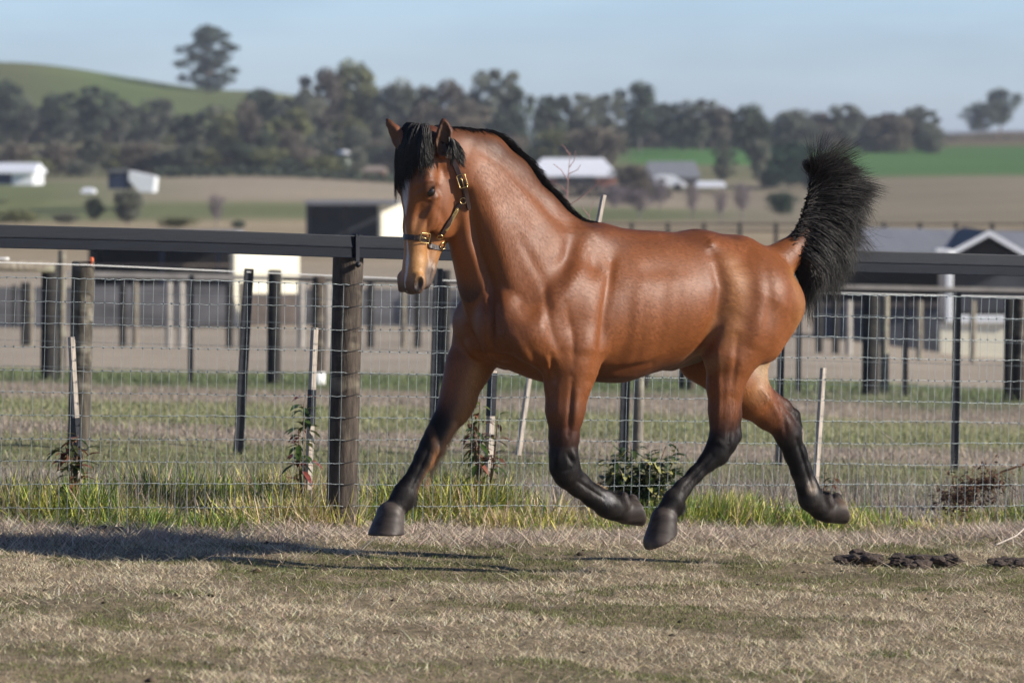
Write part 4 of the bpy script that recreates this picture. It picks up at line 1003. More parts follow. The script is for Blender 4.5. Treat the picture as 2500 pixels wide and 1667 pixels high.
# pale hair behind the far forearm, old scars on the cannons
paint(B(1052, 1130, FF + .01), (.022, .05, .14), (.30, .13, .05), .8, 1.5)
paint(B(1488, 1212, NF + .05), (.03, .03, .03), (.32, .31, .31), .6, 1.5)
paint(B(1984, 1190, FH + .05), (.03, .03, .03), (.34, .26, .19), .6, 1.5)
paint(B(1962, 1060, FH + .03), (.012, .03, .03), (.5, .42, .33), .7, 1.0)
paint(B(2050, 1232, FH), (.04, .06, .03), (.20, .115, .06), .8, 2.0)

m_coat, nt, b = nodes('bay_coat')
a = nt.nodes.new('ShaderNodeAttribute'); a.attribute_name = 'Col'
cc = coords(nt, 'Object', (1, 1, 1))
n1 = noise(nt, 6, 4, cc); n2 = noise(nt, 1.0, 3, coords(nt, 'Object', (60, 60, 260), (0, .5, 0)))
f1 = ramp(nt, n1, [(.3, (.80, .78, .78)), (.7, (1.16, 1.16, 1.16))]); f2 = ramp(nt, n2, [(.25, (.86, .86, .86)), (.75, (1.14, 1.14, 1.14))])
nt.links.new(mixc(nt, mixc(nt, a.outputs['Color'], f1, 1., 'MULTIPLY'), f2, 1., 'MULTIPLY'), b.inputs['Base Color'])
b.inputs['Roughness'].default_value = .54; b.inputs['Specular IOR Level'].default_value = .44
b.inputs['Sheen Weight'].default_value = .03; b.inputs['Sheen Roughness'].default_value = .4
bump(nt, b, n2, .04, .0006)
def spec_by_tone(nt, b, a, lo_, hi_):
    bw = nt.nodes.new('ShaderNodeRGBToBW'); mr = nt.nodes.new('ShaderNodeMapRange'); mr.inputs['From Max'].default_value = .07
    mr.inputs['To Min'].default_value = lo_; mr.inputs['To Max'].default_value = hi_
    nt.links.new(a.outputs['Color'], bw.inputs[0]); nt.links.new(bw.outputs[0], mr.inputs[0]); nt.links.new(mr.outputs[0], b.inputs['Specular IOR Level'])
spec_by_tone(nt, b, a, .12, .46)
m_hair, nt, b = nodes('black_hair')
hn = ramp(nt, noise(nt, 40, 2, coords(nt, 'Object')), [(.3, (.004, .0035, .0035)), (.8, (.012, .008, .007))])
nt.links.new(hn, b.inputs['Base Color']); b.inputs['Roughness'].default_value = .48; b.inputs['Specular IOR Level'].default_value = .34
m_eye = simple('eye_dark', (.012, .008, .006), .06, 0, .1, 5, 0)
m_leather = simple('halter_leather', (.030, .014, .010), .38, 0, .3, 60, .25, .001)
m_brass = simple('brass', (.78, .56, .24), .24, 1., .12, 40, .1, .0004)
m_plate = simple('engraving_black', (.02, .015, .01), .5, 0, .1, 10, 0)

horse = empty('horse', tuple(HO))
tag(horse, 'bay horse with black legs and raised black tail trotting past the wire fence', 'horse')
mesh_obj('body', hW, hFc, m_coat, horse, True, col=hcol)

def uv_sphere(c, r, n=20, sc=(1, 1, 1)):
    V = []; F = []
    for i in range(n + 1):
        th = math.pi * i / n
        for j in range(2 * n):
            ph = math.pi * j / n; V.append((math.sin(th) * math.cos(ph), math.sin(th) * math.sin(ph), math.cos(th)))
    V = np.array(V) * r * np.array(sc) + np.array(c)
    for i in range(n):
        for j in range(2 * n):
            k = (j + 1) % (2 * n); F.append((i * 2 * n + j, (i + 1) * 2 * n + j, (i + 1) * 2 * n + k, i * 2 * n + k))
    return V, np.array(F)
for s in (-1, 1):
    c = toW(Hd(.250, .088 * s, .021)); V, F = uv_sphere(c, .0205); mesh_obj('eye', V, F, m_eye, horse, True)

# ---- short coat hair lying over the skin
def coat_hair(N):
    pk = rng.integers(0, len(hFc), N); w_ = rng.dirichlet(np.ones(4), N); Fq = hFc[pk]
    P = (hV[Fq] * w_[..., None]).sum(1); Nn = (hN3[Fq] * w_[..., None]).sum(1); Nn /= np.linalg.norm(Nn, axis=1)[:, None]; Cc = (hcol[Fq] * w_[..., None]).sum(1)
    keep = ~hoofm[Fq].any(1); P, Nn, Cc = P[keep], Nn[keep], Cc[keep]; n = len(P)
    hq = (P - PH) @ HHh.T; hd_ = (hq[:, 0] > -.02) & (hq[:, 0] < .72) & (np.abs(hq[:, 1]) < .15) & (hq[:, 2] > -.24)
    leg = np.clip((.92 - P[:, 2]) / .25, 0, 1)[:, None]; nk = np.clip((P[:, 0] - .40) / .25, 0, 1)[:, None]
    fl = np.array([-1, 0, -.45]) * (1 - nk) + np.array([-.45, 0, -.9]) * nk; fl = fl * (1 - leg) + np.array([-.12, 0, -1.]) * leg
    wob = np.stack([np.sin(P[:, 0] * 9 + P[:, 2] * 5), np.zeros(n), np.sin(P[:, 0] * 6 - P[:, 2] * 8)], 1) * .22
    fl = np.where(hd_[:, None], HHh[0][None] * 1.0, fl + wob) + rng.normal(0, .16, (n, 3))
    fl -= Nn * (fl * Nn).sum(1, keepdims=True); fl /= np.linalg.norm(fl, axis=1)[:, None] + 1e-9
    L = np.where(hd_, .006, .016)[:, None] * rng.uniform(.6, 1.3, (n, 1)); L = L * (1 + 1.4 * (Cc[:, :1] > .24) * (leg > .6))
    side = np.cross(fl, Nn); w = rng.uniform(.0004, .0008, (n, 1)); tip = P + fl * L + Nn * L * rng.uniform(.04, .12, (n, 1)); mid = P + fl * L * .5 + Nn * L * .06
    V = np.stack([P - side * w, P + side * w, mid + side * w * .8, mid - side * w * .8, tip], 1); b0 = np.arange(n) * 5
    F = np.concatenate([np.stack([b0, b0 + 1, b0 + 2], 1), np.stack([b0, b0 + 2, b0 + 3], 1), np.stack([b0 + 3, b0 + 2, b0 + 4], 1)])
    C = np.clip(Cc * 1.12 * np.exp(rng.normal(0, .17, (n, 1))), .003, .9)
    o = mesh_obj('coat_hair', toW(V.reshape(-1, 3)), F, m_fur, horse, True, col=np.repeat(C, 5, 0))
    o.data.normals_split_custom_set_from_vertices(np.repeat(Nn @ HB, 5, 0).astype(np.float32))
    return o
hN3 = normals(hV, hFc); hoofm = np.zeros(len(hV), bool)
for pr in prims:
    if pr['t'] == 'h': hoofm |= sd(pr, hV) < .006
m_fur, nt, b = nodes('coat_hair'); a = nt.nodes.new('ShaderNodeAttribute'); a.attribute_name = 'Col'; nt.links.new(a.outputs['Color'], b.inputs['Base Color'])
b.inputs['Roughness'].default_value = .52; b.inputs['Specular IOR Level'].default_value = .42; spec_by_tone(nt, b, a, .12, .46)
coat_hair(300000)

# ---- hair: tapered strands
def strands(P, w0, name, mat, parent, taper=1.5, sides=3):
    """P (n,m,3) strand paths, w0 (n) root width"""
    n, m, _ = P.shape
    T = np.gradient(P, axis=1); T /= np.linalg.norm(T, axis=2, keepdims=True) + 1e-9
    up = np.array([.31, -.84, .45]); X = np.cross(T, up); X /= np.linalg.norm(X, axis=2, keepdims=True) + 1e-9; Yv = np.cross(T, X)
    w = w0[:, None] * (1 - np.linspace(0, 1, m)[None, :] ** taper * .92)
    V = []
    for k in range(sides):
        a = 2 * math.pi * k / sides; V.append(P + w[..., None] * (math.cos(a) * X + math.sin(a) * Yv))
    V = np.stack(V, 2).reshape(-1, 3)
    base = (np.arange(n)[:, None] * m + np.arange(m - 1)[None, :]).ravel() * sides
    F = []
    for k in range(sides):
        k2 = (k + 1) % sides; F.append(np.stack([base + k, base + k2, base + sides + k2, base + sides + k], 1))
    return mesh_obj(name, V, np.concatenate(F), mat, parent, True)

def bez(P0, P1, P2, P3, m):
    t = np.linspace(0, 1, m)[None, :, None]
    P0, P1, P2, P3 = [p[:, None, :] for p in (P0, P1, P2, P3)]
    return (1 - t) ** 3 * P0 + 3 * (1 - t) ** 2 * t * P1 + 3 * (1 - t) * t * t * P2 + t ** 3 * P3
def interp_uv(tab, t):
    tab = np.array(tab, float); return np.stack([np.interp(t, tab[:, 0], tab[:, i]) for i in range(1, tab.shape[1])], 1)
def Bn(U, V_, L): return np.stack([toW(B(u, v, l)) for u, v, l in zip(U, V_, L)])
def wavy(P, amp):
    n, m, _ = P.shape; ph = rng.uniform(0, 6.28, (n, 1, 3)); fr = rng.uniform(2, 7, (n, 1, 3)); t = np.linspace(0, 1, m)[None, :, None]
    return P + np.sin(t * fr + ph) * amp * t * rng.uniform(.3, 1, (n, 1, 1))

# tail: root line on the dock, two control pixels and an end pixel for each position along the dock
N = 10000; NCL = 120
clump = rng.integers(0, NCL, N); ct = (np.arange(NCL) + .5) / NCL; rng.shuffle(ct); cj = rng.normal(0, 1, (NCL, 8)); jit = cj[clump]
t = np.clip(ct[clump] + rng.normal(0, .022, N), 0, 1)
root = interp_uv([(0, 1932, 648), (.15, 1928, 614), (.35, 1946, 572), (.6, 1970, 510), (.8, 1982, 462), (1, 1986, 420)], t)
c1 = interp_uv([(0, 1958, 664), (.15, 1985, 622), (.35, 2012, 578), (.6, 2045, 500), (.75, 2022, 440), (.88, 1998, 408), (1, 1974, 412)], t)
c2 = interp_uv([(0, 1966, 700), (.15, 2030, 652), (.35, 2062, 618), (.55, 2092, 545), (.7, 2088, 462), (.85, 2045, 405), (1, 1966, 398)], t)
en = interp_uv([(0, 1972, 760), (.08, 1995, 752), (.18, 2030, 735), (.30, 2052, 700), (.42, 2062, 640), (.52, 2092, 606), (.60, 2118, 560), (.66, 2128, 505), (.74, 2142, 470), (.82, 2112, 432), (.90, 2070, 388), (.95, 2030, 372), (1, 1970, 385)], t)
pL = jit[:, 6] * .045; sp = rng.normal(0, 1, (N, 8))
rr = Bn(root[:, 0] + sp[:, 0] * 5 + 3, root[:, 1] + sp[:, 1] * 7, sp[:, 2] * .018)
c1 = .45 * c1 + .55 * (root + np.stack([np.interp(t, [0, .2, .5, .8, 1], [26, 26, 20, 10, -6]), np.interp(t, [0, .15, .35, .8, 1], [6, -14, -28, -20, -8])], 1))
k1 = Bn(c1[:, 0] + jit[:, 0] * 7 + sp[:, 0] * 4, c1[:, 1] + jit[:, 1] * 8 + sp[:, 1] * 4, pL * .6 + sp[:, 3] * .02)
k2 = Bn(c2[:, 0] + jit[:, 2] * 9 + sp[:, 4] * 6, c2[:, 1] + jit[:, 3] * 10 + sp[:, 5] * 6, pL + sp[:, 3] * .025)
lf = np.clip(rng.uniform(-.34, .04, N)[:, None] + jit[:, 7:8] * .32 - .06, -.8, .38)
ex = np.stack([en[:, 0] + jit[:, 4] * 13 + sp[:, 6] * 4, en[:, 1] + jit[:, 5] * 15 + sp[:, 7] * 4], 1); ex = ex + (ex - c2) * lf
k3 = Bn(ex[:, 0], ex[:, 1], pL * 1.2 + sp[:, 2] * .03)
strands(wavy(bez(rr, k1, k2, k3, 18), .010), rng.uniform(.0011, .0022, N), 'tail_hair', m_hair, horse)
# a few stray hairs flying off the tail
N = 60; t = rng.uniform(.05, .8, N); root = interp_uv([(0, 1990, 690), (.4, 2050, 600), (1, 2080, 450)], t); a_ = rng.uniform(-.9, .9, N); L_ = rng.uniform(40, 130, N)
rr = Bn(root[:, 0], root[:, 1], rng.normal(0, .03, N)); k1 = Bn(root[:, 0] + L_ * .4, root[:, 1] + L_ * .3, rng.normal(0, .03, N)); k2 = Bn(root[:, 0] + L_ * .8 * np.cos(a_), root[:, 1] + L_ * .5, rng.normal(0, .04, N)); k3 = Bn(root[:, 0] + L_ * np.cos(a_), root[:, 1] + L_ * (.3 - .6 * a_), rng.normal(0, .05, N))
strands(bez(rr, k1, k2, k3, 14), np.full(N, .0008), 'stray_hair', m_hair, horse)
# mane lying short along the crest, rooted on the skin
hN2 = normals(hV, hFc); pu, pv = proj(hW)
mk = np.where((pu > 1058) & (pu < 1452) & (hN2[:, 2] > .35) & (np.abs(hV[:, 1]) < .030) & (pv < 560) & (pv < np.interp(pu, [1058, 1120, 1200, 1300, 1400, 1452], [372, 372, 400, 470, 560, 590])) & ~((hp[:, 0] > -.03) & (hp[:, 0] < .3) & (hp[:, 2] > -.03)))[0]
N = 6000; pk = rng.choice(mk, N); R0 = hW[pk]; Nn = hN2[pk] @ HB; U0, V0 = pu[pk], pv[pk]
tan = np.stack([np.full(N, .80), np.full(N, .30), np.full(N, -.45)], 1); tan /= np.linalg.norm(tan, axis=1)[:, None]
sd2 = np.where(rng.uniform(0, 1, N) < .5, 1., -1.)[:, None] * HL[None]
ln = (rng.uniform(.012, .040, N) * np.interp(U0, [1060, 1150, 1350, 1452], [1.2, 1.2, .95, .5]))[:, None]
k1 = R0 + Nn * ln * .45 + tan * ln * .2; k2 = R0 + Nn * ln * .5 + tan * ln * .8 + sd2 * ln * .4; k3 = R0 + Nn * ln * .12 + tan * ln * 1.3 + sd2 * ln * .9 + rng.normal(0, .003, (N, 3))
strands(wavy(bez(R0 - Nn * .003, k1, k2, k3, 6), .002), rng.uniform(.0012, .0022, N), 'mane', m_hair, horse)
# forelock falling over the forehead, head frame
mk = np.where((pu > 1094) & (pu < 1118) & (pv > 330 + (pu - 1094) * .6) & (pv < 352 + (pu - 1094) * 1.0) & (facing > .1))[0]
N = 1300; pk = rng.choice(mk, N); R0 = hW[pk]; Nn = hN2[pk] @ HB; d_ = np.array([.42, -.05, -.9]); d_ = d_ - Nn * (Nn @ d_)[:, None]; d_ /= np.linalg.norm(d_, axis=1)[:, None]; L_ = rng.uniform(.03, .085, (N, 1))
strands(wavy(bez(R0 - Nn * .002, R0 + d_ * L_ * .3 + Nn * .006, R0 + d_ * L_ * .7 + Nn * .008, R0 + d_ * L_ + Nn * .003 + rng.normal(0, .004, (N, 3)), 7), .003), rng.uniform(.0011, .0019, N), 'bridle_path_hair', m_hair, horse)
N = 2500
NC = 70; cl = rng.integers(0, NC, N); cy = rng.uniform(-1, 1.2, NC); ce = rng.normal(0, 1, (NC, 3)); cyy = cy[cl]; e = ce[cl]; s2 = rng.normal(0, 1, (N, 3))
def HdN(x, y, z): return np.stack([toW(Hd(a_, b_, c_)) for a_, b_, c_ in zip(x, y, z)])
def fz_(x, y): return .006 + .078 * np.sqrt(np.maximum(.05, 1 - (y / .108) ** 2)) * np.interp(x, [-.05, .05, .2, .3], [.9, 1.0, 1.0, .95])
x0 = rng.uniform(-.035, .045, N); y0 = cyy * .050 + s2[:, 0] * .008
rr = HdN(x0, y0, fz_(x0, y0) - .015)
y1 = cyy * .068 + s2[:, 0] * .010; k1 = HdN(x0 + .03, y1, fz_(x0, y1) + .022 + .012 * np.abs(e[:, 0]))
y2_ = np.clip(cyy * .084 + s2[:, 1] * .008 + .010 * e[:, 2], -.1, .106); k2 = HdN(.13 + .02 * e[:, 1], y2_, fz_(.13, y2_) + .016 + .005 * np.abs(s2[:, 2]))
ln = .158 + .038 * e[:, 1] + .030 * s2[:, 2] + .075 * np.exp(-((cyy + .85) / .28) ** 2) - .045 * sm(cyy, .35, .8)
y3_ = np.clip(cyy * .088 + s2[:, 1] * .010 + .022 * e[:, 2], -.103, .108); k3 = HdN(ln, y3_, fz_(ln, y3_) + .004 + .004 * np.abs(s2[:, 0]))
strands(wavy(bez(rr, k1, k2, k3, 12), .004), rng.uniform(.0011, .0020, N), 'forelock', m_hair, horse)
# feathering: pale hair down the back of the leading forearm and cannon, black tufts at the fetlocks
m_pale_hair = simple('pale_hair', (.48, .30, .16), .6, 0, .3, 60, 0)
def tuft(line, l, N, L, d, mat, w=.0007):
    t = rng.uniform(0, 1, N); q = np.array(line, float); tt = np.linspace(0, 1, len(q)); u = np.interp(t, tt, q[:, 0]) + rng.normal(0, 1.5, N); v = np.interp(t, tt, q[:, 1]) + rng.normal(0, 2, N)
    R = Bn(u, v, l + rng.normal(0, .007, N)); d = np.array(d, float)[None] + rng.normal(0, .22, (N, 3)); d /= np.linalg.norm(d, axis=1)[:, None]; L_ = L * rng.uniform(.5, 1.3, (N, 1))
    dn = np.array([0, 0, -1.]); strands(bez(R, R + d * L_ * .35, R + d * L_ * .7 + dn * L_ * .1, R + d * L_ * .8 + dn * L_ * .45, 6), np.full(N, w), 'feathering', mat, horse)
tuft([(1124, 1012), (1100, 1062), (1076, 1108), (1052, 1150), (1034, 1186)], FF, 420, .026, (.75, -.1, -.5), m_pale_hair)
tuft([(1162, 960), (1140, 1000), (1122, 1022)], FF, 160, .014, (.6, -.1, -.7), m_pale_hair)
tuft([(1015, 1206), (1010, 1228)], FF, 150, .026, (.5, 0, -.85), m_hair, .0010)
tuft([(1668, 1222), (1662, 1246)], NH, 160, .026, (.45, 0, -.9), m_hair, .0010)
tuft([(1500, 1200), (1512, 1206)], NF, 110, .022, (.7, 0, .2), m_hair, .0010)
tuft([(2008, 1200), (2016, 1206)], FH, 110, .022, (.8, 0, .1), m_hair, .0010)
tuft([(1412, 1158), (1450, 1178), (1484, 1196)], NF, 160, .010, (.5, 0, .5), m_pale_hair)
# ---------------------------------------------------------------- halter
from mathutils.bvhtree import BVHTree
mh_ = np.where(ishead | (hp[:, 0] > -.1) & (hp[:, 0] < .8) & (np.abs(hp[:, 1]) < .25) & (np.abs(hp[:, 2]) < .4))[0]
sel = np.zeros(len(hW), bool); sel[mh_] = True; fm = sel[hFc].all(1); rem = -np.ones(len(hW), int); rem[mh_] = np.arange(len(mh_))
bvh = BVHTree.FromPolygons([tuple(p) for p in hW[mh_]], [tuple(f) for f in rem[hFc[fm]]])
def hit_uv(u, v, lift=.003):
    d = ray(u, v); d = d / np.linalg.norm(d); r_ = bvh.ray_cast(Vector(CAMP), Vector(d)); 
    if r_[0] is None: r_ = bvh.find_nearest(Vector(at(u, v, HPOLL[1] - .02)))
    return np.array(r_[0]) + np.array(r_[1]) * lift, np.array(r_[1])
def head_w(h): return HPOLL + np.asarray(h) @ HH
def to_head(W): return (np.asarray(W) - HPOLL) @ HH.T
def mirror(Ps, Ns):
    Q = []; M = []
    for p, n_ in zip(Ps, Ns):
        h = to_head(p); h[1] *= -1; w = head_w(h); r_ = bvh.find_nearest(Vector(w)); Q.append(np.array(r_[0]) + np.array(r_[1]) * .003); M.append(np.array(r_[1]))
    return Q, M
def band(Ps, Ns, w, th, name, parent, mat=None, closed=False):
    P = np.array(Ps); N_ = np.array(Ns)
    for _ in range(3):                                   # relax so the strap bridges hollows
        if closed: P = .5 * P + .25 * (np.roll(P, 1, 0) + np.roll(P, -1, 0)); N_ = N_ + np.roll(N_, 1, 0) + np.roll(N_, -1, 0)
        else: P[1:-1] = .5 * P[1:-1] + .25 * (P[:-2] + P[2:]); N_[1:-1] = N_[1:-1] + N_[:-2] + N_[2:]
        N_ /= np.linalg.norm(N_, axis=1)[:, None]
    P = P + N_ * .0025
    T = (np.roll(P, -1, 0) - np.roll(P, 1, 0)) if closed else np.gradient(P, axis=0); T /= np.linalg.norm(T, axis=1)[:, None]
    Bn_ = np.cross(T, N_); Bn_ /= np.linalg.norm(Bn_, axis=1)[:, None]; V = []
    for i in range(len(P)):
        ww = w
        if not closed and i == len(P) - 1: ww = w * .35
        for (a_, b_) in ((-.5, 0), (-.42, 1), (.42, 1), (.5, 0), (.42, -.6), (-.42, -.6)): V.append(P[i] + Bn_[i] * ww * a_ + N_[i] * th * b_)
    m_ = len(P); F = [(i * 6 + j, i * 6 + (j + 1) % 6, ((i + 1) % m_) * 6 + (j + 1) % 6, ((i + 1) % m_) * 6 + j) for i in range(m_ if closed else m_ - 1) for j in range(6)]
    if not closed: F += [tuple(range(6))[::-1], tuple((m_ - 1) * 6 + j for j in range(6))]
    return mesh_obj(name, np.array(V), F, mat or m_leather, parent)
def path_uv(pts, n=26):
    pts = np.array(pts, float); L = np.r_[0, np.cumsum(np.linalg.norm(np.diff(pts, axis=0), axis=1))]; t = np.linspace(0, L[-1], n)
    r_ = [hit_uv(np.interp(a_, L, pts[:, 0]), np.interp(a_, L, pts[:, 1])) for a_ in t]; return [q[0] for q in r_], [q[1] for q in r_]
halter = mesh_obj('halter', np.zeros((3, 3)) + np.array(HPOLL) + np.array([[0, 0, 0], [0, .001, 0], [.001, 0, 0]]) - HH[2] * .03, [(0, 1, 2)], m_leather, horse)
WS = .023
# noseband: a full ring round the nose
Ps, Ns = [], []
for k in range(64):
    a = 2 * math.pi * k / 64; x_ = .452 - .03 * math.cos(a) * .2 + .012 * (math.cos(a) < 0); c = np.array([x_ + .012 * (1 - math.cos(a)) * .5, 0, -.045]); d = np.array([0, math.sin(a), math.cos(a)])
    o_ = head_w(c + d * .22); dd = (head_w(c) - o_); r_ = bvh.ray_cast(Vector(head_w(c)), Vector(-dd / np.linalg.norm(dd)))
    if r_[0] is None: continue
    Ps.append(np.array(r_[0])); nn_ = head_w(c + d) - head_w(c); nn_ -= HH[0] * (nn_ @ HH[0]); Ns.append(nn_ / np.linalg.norm(nn_))
band(Ps, Ns, WS * 1.1, .0035, 'noseband', halter, closed=True)
pr_ = proj(np.array(Ps)); ys_ = np.array(Ps)[:, 1]; cs_ = [i for i in range(len(Ps)) if 1010 < pr_[0][i] and ys_[i] < HPOLL[1] + .02 and math.sin(2 * math.pi * i / 64) > .1]
band([Ps[i] + Ns[i] * .003 for i in cs_], [Ns[i] for i in cs_], WS * 1.0, .0035, 'strap_end', halter)
def buckle(u, v, du, dv, w, h, parent, name='buckle'):
    """rounded brass frame centred on pixel u,v, long side along (du,dv)"""
    P, N_ = hit_uv(u, v, .011); Q, _ = hit_uv(u + du, v + dv, .011); t = Q - P; t -= N_ * (t @ N_); t /= np.linalg.norm(t); b_ = np.cross(N_, t)
    pts = []; r_ = .006
    for (sx, sy) in ((1, 1), (-1, 1), (-1, -1), (1, -1)):
        for k in range(4):
            a = math.atan2(sy, sx) + (k / 3 - .5) * math.pi / 2; pts.append(P + t * (sx * (w / 2 - r_) + r_ * math.cos(a)) + b_ * (sy * (h / 2 - r_) + r_ * math.sin(a)))
    pts = pts + [pts[0], pts[1]]; mb = MB(); mb.tube(pts, .0024, 7); mb.tube([P - t * w / 2 + N_ * .002, P + N_ * .004, P + t * w * .45 + N_ * .002], .0017, 6)
    return mb.build(name, m_brass, parent, True)
buckle(1034, 580, 20, 3, .052, .040, halter)
chk = [(1076, 574), (1092, 548), (1112, 516), (1130, 492)]
Pc, Nc = path_uv(chk); band(Pc, Nc, WS, .004, 'cheek_strap', halter); band(*mirror(Pc, Nc), WS, .004, 'cheek_strap', halter)
crw = [(1138, 498), (1136, 478), (1129, 452), (1120, 424), (1108, 398), (1095, 374), (1084, 352)]
Pk, Nk = path_uv(crw, 34); band(Pk, Nk, WS, .004, 'crown_strap', halter); band(*mirror(Pk, Nk), WS, .004, 'crown_strap', halter)
top = [Pk[-1]]; tn = [Nk[-1]]; q2, n2 = mirror([Pk[-1]], [Nk[-1]])
Pt = [Pk[-1] * (1 - t) + q2[0] * t + np.array([0, .02, .045]) * math.sin(math.pi * t) for t in np.linspace(0, 1, 14)]; band(Pt, [np.array([0, .2, 1.]) / 1.02 for _ in Pt], WS, .004, 'crown_strap', halter)
band(*path_uv([(1130, 440), (1136, 468), (1141, 494), (1144, 512)], 14), WS * .9, .007, 'strap_end', halter)
buckle(1128, 442, 4, 14, .056, .036, halter)
# rings
def ring(u, v, r_, lift=.008):
    P, N_ = hit_uv(u, v, lift); t = np.cross(N_, [0, 0, 1.]); t /= np.linalg.norm(t); b_ = np.cross(N_, t); a = np.linspace(0, 2 * math.pi, 17); mb = MB()
    mb.tube([P + t * r_ * math.cos(k) + b_ * r_ * math.sin(k) for k in a], .0024, 6); return mb.build('ring', m_brass, halter, True)
ring(1074, 576, .013); ring(1130, 490, .013); ring(1080, 600, .016, .004)
# throat strap under the jaw and chin strap
hq = [to_head(Pk[1])]; A = head_w(hq[0]); Bm = mirror([A], [Nk[1]])[0][0]
Pt = [A * (1 - t) + Bm * t + (HH[0] * .07 - HH[2] * .075) * math.sin(math.pi * t) for t in np.linspace(0, 1, 16)]; band(Pt, [(-HH[2] * .8 + HH[0] * .2 + HH[1] * (1 - 2 * t) * .8) for t in np.linspace(0, 1, 16)], WS * .8, .0035, 'throat_strap', halter)
# engraved name plate on the cheek strap
P0, N0 = hit_uv(1085.5, 562, .0105); P1, N1 = hit_uv(1118.5, 508, .0105); t_ = P1 - P0; Lp = np.linalg.norm(t_); t_ /= Lp; n_ = (N0 + N1) / 2; n_ -= t_ * (n_ @ t_); n_ /= np.linalg.norm(n_); b_ = np.cross(n_, t_); hw = .0075
a = np.linspace(-math.pi / 2, math.pi / 2, 8); out_ = [P1 - t_ * hw + t_ * hw * math.cos(k) + b_ * hw * math.sin(k) for k in a] + [P0 + t_ * hw - t_ * hw * math.cos(k) - b_ * hw * math.sin(k) for k in a]
pl = prism('name_plate', halter, m_brass, out_, n_ * -.0016) if 'prism' in globals() else None
cu = bpy.data.curves.new('engraving', 'FONT'); cu.body = 'CLASSIC CONNECTION'; cu.size = .0105; cu.align_x = 'CENTER'; cu.align_y = 'CENTER'; cu.extrude = .0002
tmp = bpy.data.objects.new('tmp_engraving', cu); COL.objects.link(tmp); dg = bpy.context.evaluated_depsgraph_get(); me = bpy.data.meshes.new_from_object(tmp.evaluated_get(dg)); bpy.data.objects.remove(tmp)
TV = np.array([v.co[:] for v in me.vertices]); sc_ = (Lp * .80) / (TV[:, 0].max() - TV[:, 0].min()); TV[:, 0] *= sc_; 
yd = -b_ if (b_ @ np.array([-.8, 0, .6])) < 0 else b_; td = t_
if np.dot(np.cross(td, yd), n_) < 0: yd = -yd
W_ = (P0 + P1) / 2 + n_ * .0004 + TV[:, :1] * td + TV[:, 1:2] * yd + TV[:, 2:3] * n_
mesh_obj('engraving', W_, [tuple(p.vertices) for p in me.polygons], m_plate, pl)
for q in (P0 + t_ * hw, P1 - t_ * hw): mb = MB(); mb.tube([q, q + n_ * .0015], .0028, 8); mb.build('rivet', m_brass, pl, True)
